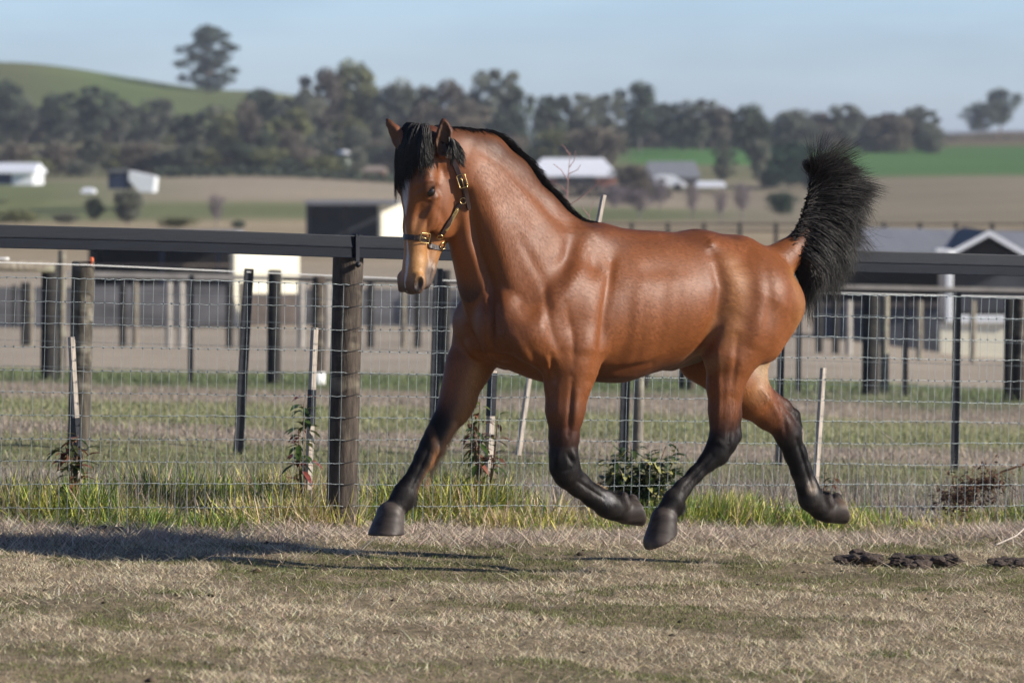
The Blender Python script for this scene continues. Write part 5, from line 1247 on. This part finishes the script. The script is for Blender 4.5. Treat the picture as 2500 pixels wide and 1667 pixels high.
# ---------------------------------------------------------------- trees
m_leaf = vcol_mat('foliage', .7, .15, .6, .2, .12)
m_bark = simple('bark', (.17, .145, .125), .9, 0, .3, 2, 0)
m_barkpale = simple('pale_bark', (.36, .33, .30), .9, 0, .25, 1, 0)
def crown_mesh(seed, kind):
    """unit tree: height 1, trunk at origin, crown of many leaf sprays on limb ends"""
    r = np.random.default_rng(seed); V = []; C = []; limbs = MB()
    if kind == 'gum': nc, base, wid, top, cr = 26, .20, .42, .97, .10
    elif kind == 'open': nc, base, wid, top, cr = 34, .04, .46, .99, .085
    elif kind == 'dense': nc, base, wid, top, cr = 32, .08, .42, .92, .135
    elif kind == 'bush': nc, base, wid, top, cr = 20, .10, .48, .80, .19
    elif kind == 'round': nc, base, wid, top, cr = 26, .12, .34, .88, .13
    else: nc, base, wid, top, cr = 18, .25, .38, .92, .12      # bare
    cs = []
    for i in range(nc):
        t = (i + .5) / nc; z = base + (top - cr * .7 - base) * t ** .9
        w = wid * ((1 - .55 * t ** 2) if kind == 'open' else math.sin(math.pi * min(1, .22 + .78 * (1 - t) ** .8)) ** .7 if kind == 'gum' else math.sqrt(max(.05, 1 - ((z - base) / (top - base) * 1.5 - .55) ** 2)))
        a = i * 2.4 + r.uniform(-.5, .5); d = w * r.uniform(.2, 1.0) * (.9 if i < nc - 1 else .1)
        cs.append((np.array([math.cos(a) * d, math.sin(a) * d, z]), cr * r.uniform(.75, 1.35)))
    limbs.tube([(0, 0, -.05), (.01, 0, .12), (.0, .01, base * 1.0), (.015, 0, .62)], [.024, .019, .016, .007], 7)
    for c, rr in cs:
        s = np.array([.01, 0, max(.1, c[2] * r.uniform(.35, .6))]); mid = (s + c) / 2 + np.array([0, 0, -.02 + r.uniform(-.03, .03)])
        limbs.tube([s, mid, c], [.009, .006, .003], 5, False)
    P = []; 
    per = {'gum': 150, 'open': 120, 'dense': 150, 'bush': 140, 'round': 150, 'bare': 60}[kind]
    for c, rr in cs:
        if kind == 'bare': 
            for k in range(16):
                d = r.normal(0, 1, 3); d[2] = abs(d[2]) + .3; d /= np.linalg.norm(d); limbs.tube([c - d * rr * .3, c + d * rr * .6 + r.normal(0, .012, 3), c + d * rr * 1.5 + r.normal(0, .02, 3)], [.0030, .0022, .0012], 3, False)
        d = r.normal(0, 1, (per, 3)); d /= np.linalg.norm(d, axis=1)[:, None]; rad = rr * r.uniform(.25, 1.12, per) ** .6
        p = c + d * rad[:, None] * np.array([1.15, 1.15, .72]); shade = np.full(per, r.uniform(.60, 1.45)) * r.uniform(.75, 1.25, per)
        P.append(np.concatenate([p, shade[:, None]], 1))
    lv = None
    if P:
        P = np.concatenate(P); n = len(P); s = r.uniform(.014, .034, n)[:, None] * (1.25 if kind in ('bush', 'round') else .75 if kind == 'bare' else 1)
        a = r.normal(0, 1, (n, 3)); a /= np.linalg.norm(a, axis=1)[:, None]; b_ = np.cross(a, r.normal(0, 1, (n, 3))); b_ /= np.linalg.norm(b_, axis=1)[:, None]
        q = P[:, :3]; V = np.stack([q - a * s, q - b_ * s * .6, q + a * s, q + b_ * s * .6], 1).reshape(-1, 3); F = np.arange(4 * n).reshape(-1, 4); lv = (V, F, np.repeat(P[:, 3], 4))
    return limbs, lv
KINDS = {}
TINT = {'grey': (.145, .152, .115), 'olive': (.165, .172, .080), 'dark': (.075, .095, .065), 'brown': (.160, .138, .108), 'purple': (.19, .155, .165), 'pine': (.028, .055, .032)}
def tree_proto(kind, seed, tint):
    key = (kind, seed, tint)
    if key not in KINDS:
        limbs, lv = crown_mesh(seed, kind)
        V = np.concatenate(limbs.v); me = bpy.data.meshes.new('trunk'); me.from_pydata([tuple(p) for p in V], [], limbs.f); me.materials.append(m_bark if tint != 'purple' else simple('bare_twigs', (.20, .165, .175), .9, 0, .2, 2, 0)); me.update()
        mc = None
        if lv is not None:
            V, F, sh = lv; o = mesh_obj('crown', V, F, m_leaf, col=np.array(TINT[tint])[None, :] * sh[:, None]); mc = o.data; bpy.data.objects.remove(o)
        KINDS[key] = (me, mc)
    return KINDS[key]
GROUPT = {}
def tree(u, vt, vb, wpx, Y, kind, tint, label, name='gum_tree', group='trees of the far wood'):
    seed = int(u * 7 + 3) % 4; me, mc = tree_proto(kind, seed, tint)
    c = at(u, vb, Y); h = (vb - vt) / pxm(Y); w = wpx / pxm(Y); ref = {'gum': .72, 'open': .80, 'dense': .80, 'bush': 1.0, 'round': .75, 'bare': .85}[kind]
    o = empty(name, tuple(c)); s = w / ref
    o.scale = (s, s, h); o.rotation_euler = (0, 0, rng.uniform(0, 6.28)); tag(o, label, 'tree' if 'bush' not in name and 'shrub' not in name else 'bush', group)
    t = bpy.data.objects.new('trunk', me); link(t, o)
    if mc: c_ = bpy.data.objects.new('crown', mc); link(c_, o)
    return o
T = [
 # u, top, base, width, depth, kind, tint, label, name
 (508, 58, 222, 172, 885, 'open', 'dark', 'lone spreading gum tree standing on the crest of the left hill', 'gum_tree'),
 (18, 192, 345, 110, 640, 'gum', 'dark', 'dark tall gum at the left edge of the wood', 'gum_tree'), (62, 235, 350, 80, 650, 'gum', 'grey', 'grey gum just right of the dark tree at the left edge', 'gum_tree'),
 (130, 224, 350, 92, 640, 'gum', 'dark', 'dark gum with flat top below the bare hill', 'gum_tree'), (228, 203, 352, 118, 635, 'gum', 'dark', 'tallest dark gum under the left hill', 'gum_tree'),
 (296, 238, 350, 84, 640, 'gum', 'grey', 'grey gum leaning against the tallest left gum', 'gum_tree'), (385, 234, 352, 88, 630, 'gum', 'grey', 'separate grey gum on the green slope of the left hill', 'gum_tree'),
 (35, 342, 428, 100, 470, 'dense', 'brown', 'brown low tree behind the white shed at the left edge', 'tree'), (138, 342, 430, 104, 475, 'dense', 'brown', 'brown low tree between the two white sheds', 'tree'),
 (225, 325, 430, 90, 470, 'gum', 'grey', 'slim grey tree above the navy fronted shed', 'tree'), (345, 338, 428, 130, 480, 'dense', 'brown', 'wide brown tree behind the navy fronted shed', 'tree'),
 (405, 360, 430, 90, 478, 'dense', 'grey', 'small grey tree right of the navy fronted shed', 'tree'), (285, 350, 425, 80, 490, 'dense', 'olive', 'small olive tree above the navy fronted shed', 'tree'),
 (85, 372, 430, 90, 465, 'bush', 'olive', 'low olive tree clump right of the left edge shed', 'tree'), (190, 380, 432, 90, 462, 'bush', 'grey', 'low grey clump between the left sheds', 'tree'),
 (460, 272, 400, 80, 560, 'gum', 'dark', 'dark gum at the left end of the dense wood', 'gum_tree'), (520, 250, 405, 96, 560, 'gum', 'grey', 'grey gum at the left end of the dense wood', 'gum_tree'),
 (560, 256, 405, 100, 555, 'dense', 'olive', 'olive round tree in the left part of the wood', 'tree'), (636, 205, 320, 94, 610, 'dense', 'dark', 'dark round topped tree against the sky left of the wood ridge', 'tree'),
 (700, 232, 380, 90, 600, 'gum', 'grey', 'grey gum in the dip of the wood skyline', 'gum_tree'), (745, 200, 380, 110, 600, 'dense', 'grey', 'grey tree climbing to the wood ridge', 'tree'),
 (795, 160, 380, 110, 605, 'gum', 'brown', 'sparse topped tall gum rising to the wood ridge', 'gum_tree'), (850, 140, 385, 130, 612, 'gum', 'olive', 'highest gum on the wood ridge left of the horse ears', 'gum_tree'),
 (905, 185, 385, 110, 605, 'dense', 'olive', 'olive tree on the ridge left of the horse ears', 'tree'), (975, 178, 390, 130, 600, 'dense', 'grey', 'broad grey tree on the ridge above the near ear', 'tree'),
 (1035, 205, 390, 100, 595, 'gum', 'olive', 'olive gum on the ridge just right of the ears', 'gum_tree'), (1095, 190, 390, 120, 590, 'gum', 'brown', 'brown gum on the ridge above the horse mane', 'gum_tree'),
 (1150, 205, 390, 90, 590, 'dense', 'grey', 'grey tree on the ridge above the arched neck', 'tree'), (1208, 157, 392, 120, 585, 'gum', 'grey', 'tall gum with rounded head right of the ridge', 'gum_tree'),
 (1262, 205, 392, 80, 585, 'gum', 'dark', 'narrow dark gum at the right end of the ridge', 'gum_tree'),
 (1345, 225, 380, 100, 600, 'gum', 'dark', 'dark gum right of the sky gap', 'gum_tree'), (1412, 220, 380, 90, 605, 'gum', 'grey', 'grey gum with flat crown right of the sky gap', 'gum_tree'),
 (1480, 222, 375, 90, 610, 'gum', 'grey', 'pale grey gum left of the tallest right hand gum', 'gum_tree'), (1562, 195, 362, 112, 620, 'gum', 'dark', 'tallest dark gum right of centre with mushroom top', 'gum_tree'),
 (1625, 245, 362, 84, 625, 'gum', 'dark', 'dark gum beside the mushroom topped gum', 'gum_tree'), (1672, 250, 365, 70, 625, 'dense', 'grey', 'small grey tree in the right hand tree belt', 'tree'),
 (1712, 236, 362, 96, 625, 'gum', 'grey', 'round grey gum in the right hand tree belt', 'gum_tree'), (1762, 256, 365, 84, 620, 'gum', 'brown', 'brown gum in the right hand tree belt', 'gum_tree'),
 (1838, 250, 410, 108, 520, 'gum', 'dark', 'dark weeping gum with long trunk left of the tail', 'gum_tree'), (1940, 256, 372, 122, 640, 'dense', 'grey', 'grey broad tree on the skyline left of the tail', 'tree'),
 (2005, 262, 372, 90, 645, 'dense', 'brown', 'brown tree on the skyline above the tail', 'tree'), (2068, 248, 372, 92, 645, 'gum', 'grey', 'grey gum on the skyline right above the tail', 'gum_tree'),
 (2170, 265, 380, 128, 635, 'dense', 'brown', 'broad dark brown tree on the skyline right of the tail', 'tree'), (2243, 256, 378, 92, 640, 'gum', 'grey', 'thin topped gum right of the broad brown tree', 'gum_tree'),
 (2272, 300, 378, 80, 630, 'dense', 'grey', 'small tree where the belt meets the right ridge', 'tree'),
 (2395, 243, 322, 92, 900, 'dense', 'dark', 'left crown of the tree pair on the right ridge', 'tree'), (2442, 213, 322, 96, 905, 'gum', 'dark', 'taller crown of the tree pair on the right ridge', 'gum_tree'),
 (1452, 296, 425, 160, 500, 'dense', 'brown', 'wide brown tree above the white farmhouse roof', 'tree'), (1350, 305, 420, 130, 510, 'dense', 'olive', 'olive tree behind the white farmhouse', 'tree'),
 (1262, 290, 420, 110, 520, 'dense', 'dark', 'dark tree behind the arched neck', 'tree'), (1768, 335, 440, 66, 455, 'open', 'grey', 'slender see through tree in front of the green crop', 'tree'),
 (1852, 330, 445, 56, 455, 'gum', 'grey', 'slender gum in front of the green crop', 'gum_tree'), (1930, 336, 455, 185, 470, 'dense', 'pine', 'dark green cypress left of the tail', 'cypress_tree'),
 (1880, 400, 458, 80, 465, 'dense', 'pine', 'low dark green tree at the foot of the cypress', 'cypress_tree'), (1908, 452, 524, 78, 330, 'bush', 'pine', 'dark round bush below the cypress', 'bush'), (1985, 380, 470, 60, 462, 'dense', 'dark', 'dark tree half hidden by the tail', 'tree'),
 (1545, 390, 500, 110, 400, 'dense', 'brown', 'dark purple brown bare tree right of the white farmhouse', 'bare_tree'), (1500, 440, 520, 110, 380, 'bare', 'purple', 'low spreading bare tree behind the withers', 'bare_tree'),
 (1690, 440, 535, 48, 320, 'bare', 'purple', 'slim bare tree above the middle of the back', 'bare_tree'), (1760, 455, 540, 50, 320, 'bare', 'purple', 'second bare tree above the loin', 'bare_tree'), (1812, 440, 532, 70, 325, 'bare', 'purple', 'rounded bare tree above the croup', 'bare_tree'),
 (1560, 455, 530, 90, 340, 'bare', 'purple', 'wide bare tree above the saddle area', 'bare_tree'), (1610, 430, 520, 60, 370, 'bare', 'purple', 'small bare tree left of the caravan', 'bare_tree'),
 (231, 475, 538, 48, 300, 'round', 'dark', 'narrow dark round bush left of the larger olive bush', 'bush'), (312, 450, 546, 84, 300, 'round', 'grey', 'large olive grey round bush in front of the navy shed', 'bush'),
 (528, 468, 552, 62, 300, 'bare', 'purple', 'small bare grey tree in the pale left paddock', 'bare_tree'), (42, 502, 545, 120, 290, 'bush', 'olive', 'low olive bush above the rail at the left edge', 'bush'),
 (160, 512, 545, 80, 292, 'bush', 'grey', 'low grey bush above the rail', 'bush'), (432, 522, 556, 110, 285, 'bush', 'olive', 'low olive bush above the rail between the trees', 'bush'), (582, 532, 558, 42, 285, 'bush', 'dark', 'small dark bush above the rail', 'bush'),
 (10, 470, 520, 0.1, 300, 'bush', 'grey', '', '')]
for r_ in T:
    if r_[8]: tree(*r_[:5], r_[5], r_[6], r_[7], r_[8], 'trees and bushes in the distance')
# lower rows of the wood: many mid sized trees
words = ['grey', 'olive', 'brown', 'dark']
for i, u in enumerate(range(1335, 2300, 42)):
    if abs(u - 1290) > 40: tree(u + rng.uniform(-8, 8), 280 + rng.uniform(-16, 14), 372, 78, 658, 'dense', words[i % 4], '%s tree counted from the left in the low belt along the right skyline' % ORD[i], 'tree', 'low trees of the right hand belt')
for i, u in enumerate(range(-10, 470, 46)):
    tree(u + rng.uniform(-8, 8), 268 + rng.uniform(-14, 14), 356, 78, 655, 'dense', words[i % 4], '%s low tree counted from the left in the belt below the left hill' % ORD[i], 'tree', 'low trees below the left hill')
k = 0
for row, (v0, v1, Yr, cnt) in enumerate(((262, 400, 540, 11), (315, 420, 505, 12), (352, 432, 478, 15))):
    for i in range(cnt):
        u = 590 + (1250 - 590) * (i + .5 + (row % 2) * .4) / cnt + rng.uniform(-14, 14); w = rng.uniform(66, 104)
        tn = words[int(rng.integers(0, 4))]; kd = ['gum', 'dense', 'bush'][row if rng.uniform() < .6 else 1]
        tree(u, v0 + rng.uniform(-22, 24), v1 + rng.uniform(-5, 5), w, Yr + rng.uniform(-12, 12), kd, tn, '%s %s tree counted from the left in the %s row of the wood' % (ORD[i], tn, ['upper', 'middle', 'lowest'][row]), 'tree', 'mid sized trees filling the wood')
for i, u in enumerate((470, 505, 545, 590, 430, 620)):
    tree(u, 338 + (i % 3) * 14, 430, 84, 476, 'dense', words[i % 4], '%s small tree in the order planted at the left foot of the wood' % ORD[sorted([470, 505, 545, 590, 430, 620]).index(u)], 'tree', 'small trees at the left foot of the wood')
# dark hedge line at the foot of the wood
def hedge(u0, u1, vb, h, Y, tint, label, n=900):
    r = rng; x0, x1 = at(u0, vb, Y)[0], at(u1, vb, Y)[0]; hm = h / pxm(Y)
    px = r.uniform(x0, x1, n); py = Y + r.normal(0, .5, n); pz = np.array([gz(a_, Y) for a_ in px]) + hm * r.uniform(0, 1, n) ** .8 * (.6 + .5 * vnoise(px, px * 0, .35, 4))
    q = np.stack([px, py, pz], 1); s = hm * r.uniform(.10, .22, n)[:, None]; a = r.normal(0, 1, (n, 3)); a /= np.linalg.norm(a, axis=1)[:, None]; b_ = np.cross(a, r.normal(0, 1, (n, 3))); b_ /= np.linalg.norm(b_, axis=1)[:, None]
    V = np.stack([q - a * s, q - b_ * s, q + a * s, q + b_ * s], 1).reshape(-1, 3)
    o = mesh_obj('hedge', V, np.arange(4 * n).reshape(-1, 4), m_leaf, None, origin=(px.mean(), Y, pz.mean()), col=np.repeat(np.array(TINT[tint])[None] * r.uniform(.6, 1.3, (n, 1)), 4, 0)); tag(o, label, 'hedge')
hedge(380, 1000, 434, 26, 452, 'dark', 'dark hedge along the foot of the wood', 1400)
hedge(1150, 1330, 452, 40, 440, 'brown', 'brown hedge left of the white farmhouse', 500)
hedge(1360, 1640, 486, 34, 415, 'brown', 'brown garden hedge below the farmhouse', 700)
hedge(2200, 2560, 352, 14, 780, 'dark', 'dark shrub line along the right ridge', 500)
hedge(330, 540, 205, 7, 893, 'dark', 'dark strip of scrub on the crest of the left hill', 400)
hedge(620, 745, 566, 22, 280, 'purple', 'low purple grey scrub left of the dark open shed', 300)
hedge(-60, 700, 562, 12, 278, 'purple', 'low grey scrub line just above the top rail', 700)

# ---------------------------------------------------------------- saplings and stakes at the fence
m_bl = vcol_mat('broad_leaves', .35, .15, 30, .5, .2)
m_stem = simple('stem', (.16, .09, .06), .8, 0, .2, 20, .2)
def sapling(u, vb, Y, stems, nl, size, cols, label, name='sapling'):
    c = at(u, vb, Y); c[2] = gz(c[0], Y); o = empty(name, tuple(c)); tag(o, label, 'sapling' if name == 'sapling' else 'plant')
    mb = MB(); P = []; 
    for (us, vs) in stems:
        top = at(us, vs, Y + rng.normal(0, .03)); mid = (c + top) / 2 + rng.normal(0, .012, 3); t = np.linspace(0, 1, 10)[:, None]
        Q = (1 - t) ** 2 * c + 2 * (1 - t) * t * mid + t * t * top; mb.tube(Q, np.linspace(.006, .002, 10), 6); P.append(Q)
    mb.build('stem', m_stem, o, True)
    V = []; F = []; C = []
    for i in range(nl):
        Q = P[i % len(P)]; t = rng.uniform(.08, 1) ** (.45 if nl < 500 else .8) if name != 'dead' else rng.uniform(.2, 1); p = Q[0] * 0 + np.array([np.interp(t, np.linspace(0, 1, 10), Q[:, k]) for k in range(3)]) + (rng.normal(0, .028, 3) if nl > 500 else 0)
        a = rng.uniform(0, 6.28); el = rng.uniform(-.6, .7); d = np.array([math.cos(a) * math.cos(el), math.sin(a) * math.cos(el), math.sin(el)]); L = size * rng.uniform(.6, 1.2)
        sd_ = np.cross(d, [0, 0, 1]); sd_ /= np.linalg.norm(sd_) + 1e-6; up = np.cross(sd_, d); b0 = len(V); prof = [(0, 0), (.25, .16), (.5, .20), (.78, .13), (1, 0)]
        for (l_, w_) in prof:
            cc_ = p + d * (L * (.15 + l_)) - np.array([0, 0, 1]) * L * .35 * l_ ** 2
            V += [cc_ - sd_ * w_ * L + up * w_ * L * .35, cc_, cc_ + sd_ * w_ * L + up * w_ * L * .35]
        for k_ in range(4):
            q = b0 + 3 * k_; F += [(q, q + 1, q + 4, q + 3), (q + 1, q + 2, q + 5, q + 4)]
        cl_ = np.array(cols[int(rng.integers(0, len(cols)))]) * rng.uniform(.7, 1.25); C += [cl_] * 15
    lo_ = mesh_obj('leaves', np.array(V), F, m_bl, o, True, col=np.array(C)); return o
GL = [(.05, .085, .02), (.06, .10, .025), (.16, .20, .05)]; RL = [(.22, .07, .05), (.07, .08, .03), (.28, .13, .07), (.05, .07, .02)]
sapling(188, 1200, 26.25, [(178, 1078), (205, 1098), (160, 1085), (190, 1062)], 70, .085, RL, 'small red and green leaved sapling tied to the leaning stake at left')
sapling(748, 1190, 26.95, [(745, 962), (742, 985), (730, 1045), (722, 1080)], 64, .080, GL + [(.20, .05, .04)], 'thin sapling with drooping green leaves left of the thick timber post')
sapling(1180, 1180, 27.4, [(1172, 975), (1150, 1005), (1215, 1015), (1160, 1050), (1200, 1110), (1140, 1000)], 120, .075, GL + [(.26, .10, .07), (.18, .08, .05)], 'green and reddish sapling between the two forelegs')
sapling(1560, 1240, 27.75, [(1500, 1110), (1540, 1090), (1580, 1115), (1625, 1090), (1642, 1130), (1520, 1160), (1570, 1160), (1600, 1150), (1490, 1150), (1545, 1200)], 760, .075, [(.035, .06, .018), (.045, .075, .02), (.08, .11, .03), (.42, .40, .14)], 'bushy dark leaved shrub with yellow tips between foreleg and hind leg', 'shrub')
sapling(2010, 1175, 28.4, [(2015, 1145), (2040, 1152)], 16, .06, RL, 'tiny red leaved sapling at the foot of the leaning pale stake')
def stake(pts, Y, w, label, black=None):
    o = empty('stake', tuple(at(*pts[0], Y))); tag(o, label, 'stake')
    mb = MB(); A, Bp = at(*pts[0], Y), at(*pts[-1], Y); A[2] -= .06; d = Bp - A; L = np.linalg.norm(d); z_ = d / L; x_ = np.cross([0, 1, 0], z_); x_ /= np.linalg.norm(x_); R = np.stack([x_, np.cross(z_, x_), z_], 1) @ np.array(Matrix.Rotation(.6, 3, 'Z'))
    wv = w / pxm(Y) * .8; mb.box((A + Bp) / 2, (wv, wv, L), R, .002); mb.build('timber', m_stake, o)
    if black:
        a_, b_ = black; mb = MB(); mb.box(A + d * (a_ + b_) / 2, (wv * 1.12, wv * 1.12, L * (b_ - a_)), R, .002); mb.build('black_sleeve', m_picket, o)
stake([(196, 1185), (190, 1010), (174, 822)], 26.4, 17, 'leaning pale timber stake in front of the lichen covered post', (.25, .50))
stake([(752, 1165), (768, 800)], 27.05, 18, 'thin half black stake beside the drooping sapling', (.40, .62))
stake([(1192, 1120), (1203, 905)], 27.55, 20, 'black and white stake behind the sapling between the forelegs', (.55, .98))
stake([(1265, 1085), (1292, 920)], 32, 14, 'pale leaning stake between the forelegs')
stake([(1342, 1085), (1348, 930)], 32, 9, 'thin dark stake just left of the near foreleg')
stake([(1990, 1165), (2010, 898)], 28.5, 15, 'pale leaning stake behind the raised hind hoof')
stake([(1450, 570), (1474, 476)], 28.4, 13, 'pale stake rising above the withers of the horse')
# bare pink twig tree above the withers
o = empty('bare_sapling', tuple(at(1380, 620, 33))); tag(o, 'thin bare pinkish sapling rising behind the withers', 'sapling'); mb = MB()
for pts in ([(1378, 1080), (1380, 620), (1383, 500), (1388, 420), (1392, 372)], [(1382, 505), (1420, 482), (1452, 455), (1470, 435)], [(1386, 440), (1370, 415), (1350, 400)], [(1389, 410), (1402, 392), (1405, 368)], [(1391, 380), (1380, 362), (1370, 352)],
            [(1384, 470), (1365, 452), (1345, 446)], [(1440, 560), (1438, 520), (1450, 490)], [(1439, 530), (1425, 512), (1420, 500)], [(1388, 425), (1410, 415), (1418, 402)]):
    mb.tube([at(a_, b_, 33) for a_, b_ in pts], np.linspace(.006 if len(pts) > 3 and pts[0][1] > 600 else .003, .0015, len(pts)), 5, False)
mb.build('twigs', simple('pink_twig', (.32, .17, .16), .8, 0, .2, 10, 0), o, True)
# dead brown plant hanging in the wire at the right
o = empty('dead_plant', tuple(at(2390, 1190, 28.62))); tag(o, 'uprooted dead brown weed caught in the wire at the right', 'weed'); V = []; mb = MB()
mb.tube([at(2330, 1215, 28.62), at(2400, 1175, 28.6), at(2450, 1150, 28.6), at(2510, 1130, 28.6)], [.003, .005, .006, .007], 6)
for i in range(190):
    t = rng.uniform(0, .85); p = at(2330 + 120 * t, 1212 - 60 * t, 28.62) + rng.normal(0, .02, 3); d = rng.normal(0, 1, 3) * np.array([1, .5, .8]) + np.array([-.5, 0, -.55]); d /= np.linalg.norm(d); L = rng.uniform(.06, .15)
    q = p + d * L; mb.tube([p, (p + q) / 2 + rng.normal(0, .006, 3), q], [.0015, .0012, .0008], 3, False)
    for k in range(5): V.append(p + d * L * rng.uniform(.3, 1.0) + rng.normal(0, .007, 3))
mb.build('stalks', simple('brown_stalk', (.18, .095, .05), .9, 0, .3, 20, 0), o)
V = np.array(V); n = len(V); s = rng.uniform(.003, .007, n)[:, None]; a = rng.normal(0, 1, (n, 3)); b_ = rng.normal(0, 1, (n, 3)); W_ = np.stack([V - a * s, V - b_ * s, V + a * s, V + b_ * s], 1).reshape(-1, 3)
mesh_obj('seed_heads', W_, np.arange(4 * n).reshape(-1, 4), simple('seed_brown', (.085, .04, .025), .9, 0, .3, 20, 0), o)
# dry stick at the right edge and a long seed stem
wire([at(2430, 1330, 25.8), at(2480, 1308, 25.9), at(2500, 1290, 26.0), at(2520, 1262, 26.1)], .0045, 'stick', m_stake, 'pale curved stick on the ground at the right edge', 'stick', None, 0)
wire([at(2225, 1122, 28.8), at(2180, 1075, 28.8), at(2130, 1035, 28.8), at(2096, 1006, 28.8)], .0016, 'seed_stem', m_stake, 'single long pale seed stem slanting behind the mesh at right', 'stem', None, 0)
# horse droppings
m_dung = simple('dung', (.060, .042, .032), .95, 0, .45, 30, .8, .01)
def dung(u0, u1, v, n, label):
    c = at((u0 + u1) / 2, v, 25.9); o = MB(); 
    for i in range(n):
        u = rng.uniform(u0, u1); Y = rng.normal(25.75, .10); x = (u - 1250) / FPX * Y; r_ = rng.uniform(.014, .028) * (1.3 if abs(u - (u0 + u1) / 2) < (u1 - u0) * .2 else 1)
        p = np.array([x, Y, gz(x, Y) + r_ * rng.uniform(.2, 1.1) + .01]); bm = bmesh.new(); bmesh.ops.create_icosphere(bm, subdivisions=2, radius=r_)
        P = np.array([q.co[:] for q in bm.verts]); P *= (1 + .28 * np.sin(P @ rng.normal(0, 90, 3))[:, None] + rng.normal(0, .05, (len(P), 1))) * np.array([1.3, 1.1, .62]) * (1 + rng.normal(0, .10, (len(P), 1))); o.add(P + p, [[q.index for q in f.verts] for f in bm.faces]); bm.free()
    ob = o.build('droppings', m_dung, None, False, origin=(c[0], 25.75, gz(c[0], 25.75))); tag(ob, label, 'droppings')
dung(2035, 2165, 1360, 20, 'left heap of dark horse droppings behind the hind hoof'); dung(2185, 2340, 1360, 30, 'middle and largest heap of dark horse droppings'); dung(2400, 2520, 1368, 22, 'dark horse droppings at the right edge')
dung(185, 300, 1405, 3, 'few small dark droppings in the straw at the left')

# ---------------------------------------------------------------- air
m = bpy.data.materials.new('air'); m.use_nodes = True; nt = m.node_tree
for q in list(nt.nodes): nt.nodes.remove(q)
out = nt.nodes.new('ShaderNodeOutputMaterial'); vol = nt.nodes.new('ShaderNodeVolumePrincipled')
vol.inputs['Color'].default_value = (.80, .87, 1.0, 1); vol.inputs['Density'].default_value = .00020; vol.inputs['Anisotropy'].default_value = .2
nt.links.new(vol.outputs[0], out.inputs['Volume'])
gv_ = np.array([v.co[:] for v in g.data.vertices]) if False else None
zlo, zhi = float(ZZ.min()) - 1, float(max(ZZ.max(), at(850, 100, 900)[2], CAM_H + 30)) + 3
mb = MB(); X_ = float(np.abs(XX).max()) + 5; mb.box((0, 3490, (zlo + zhi) / 2), (2 * X_, 7020 + 12, zhi - zlo)); o = mb.build('haze', m); tag(o, kind='stuff')
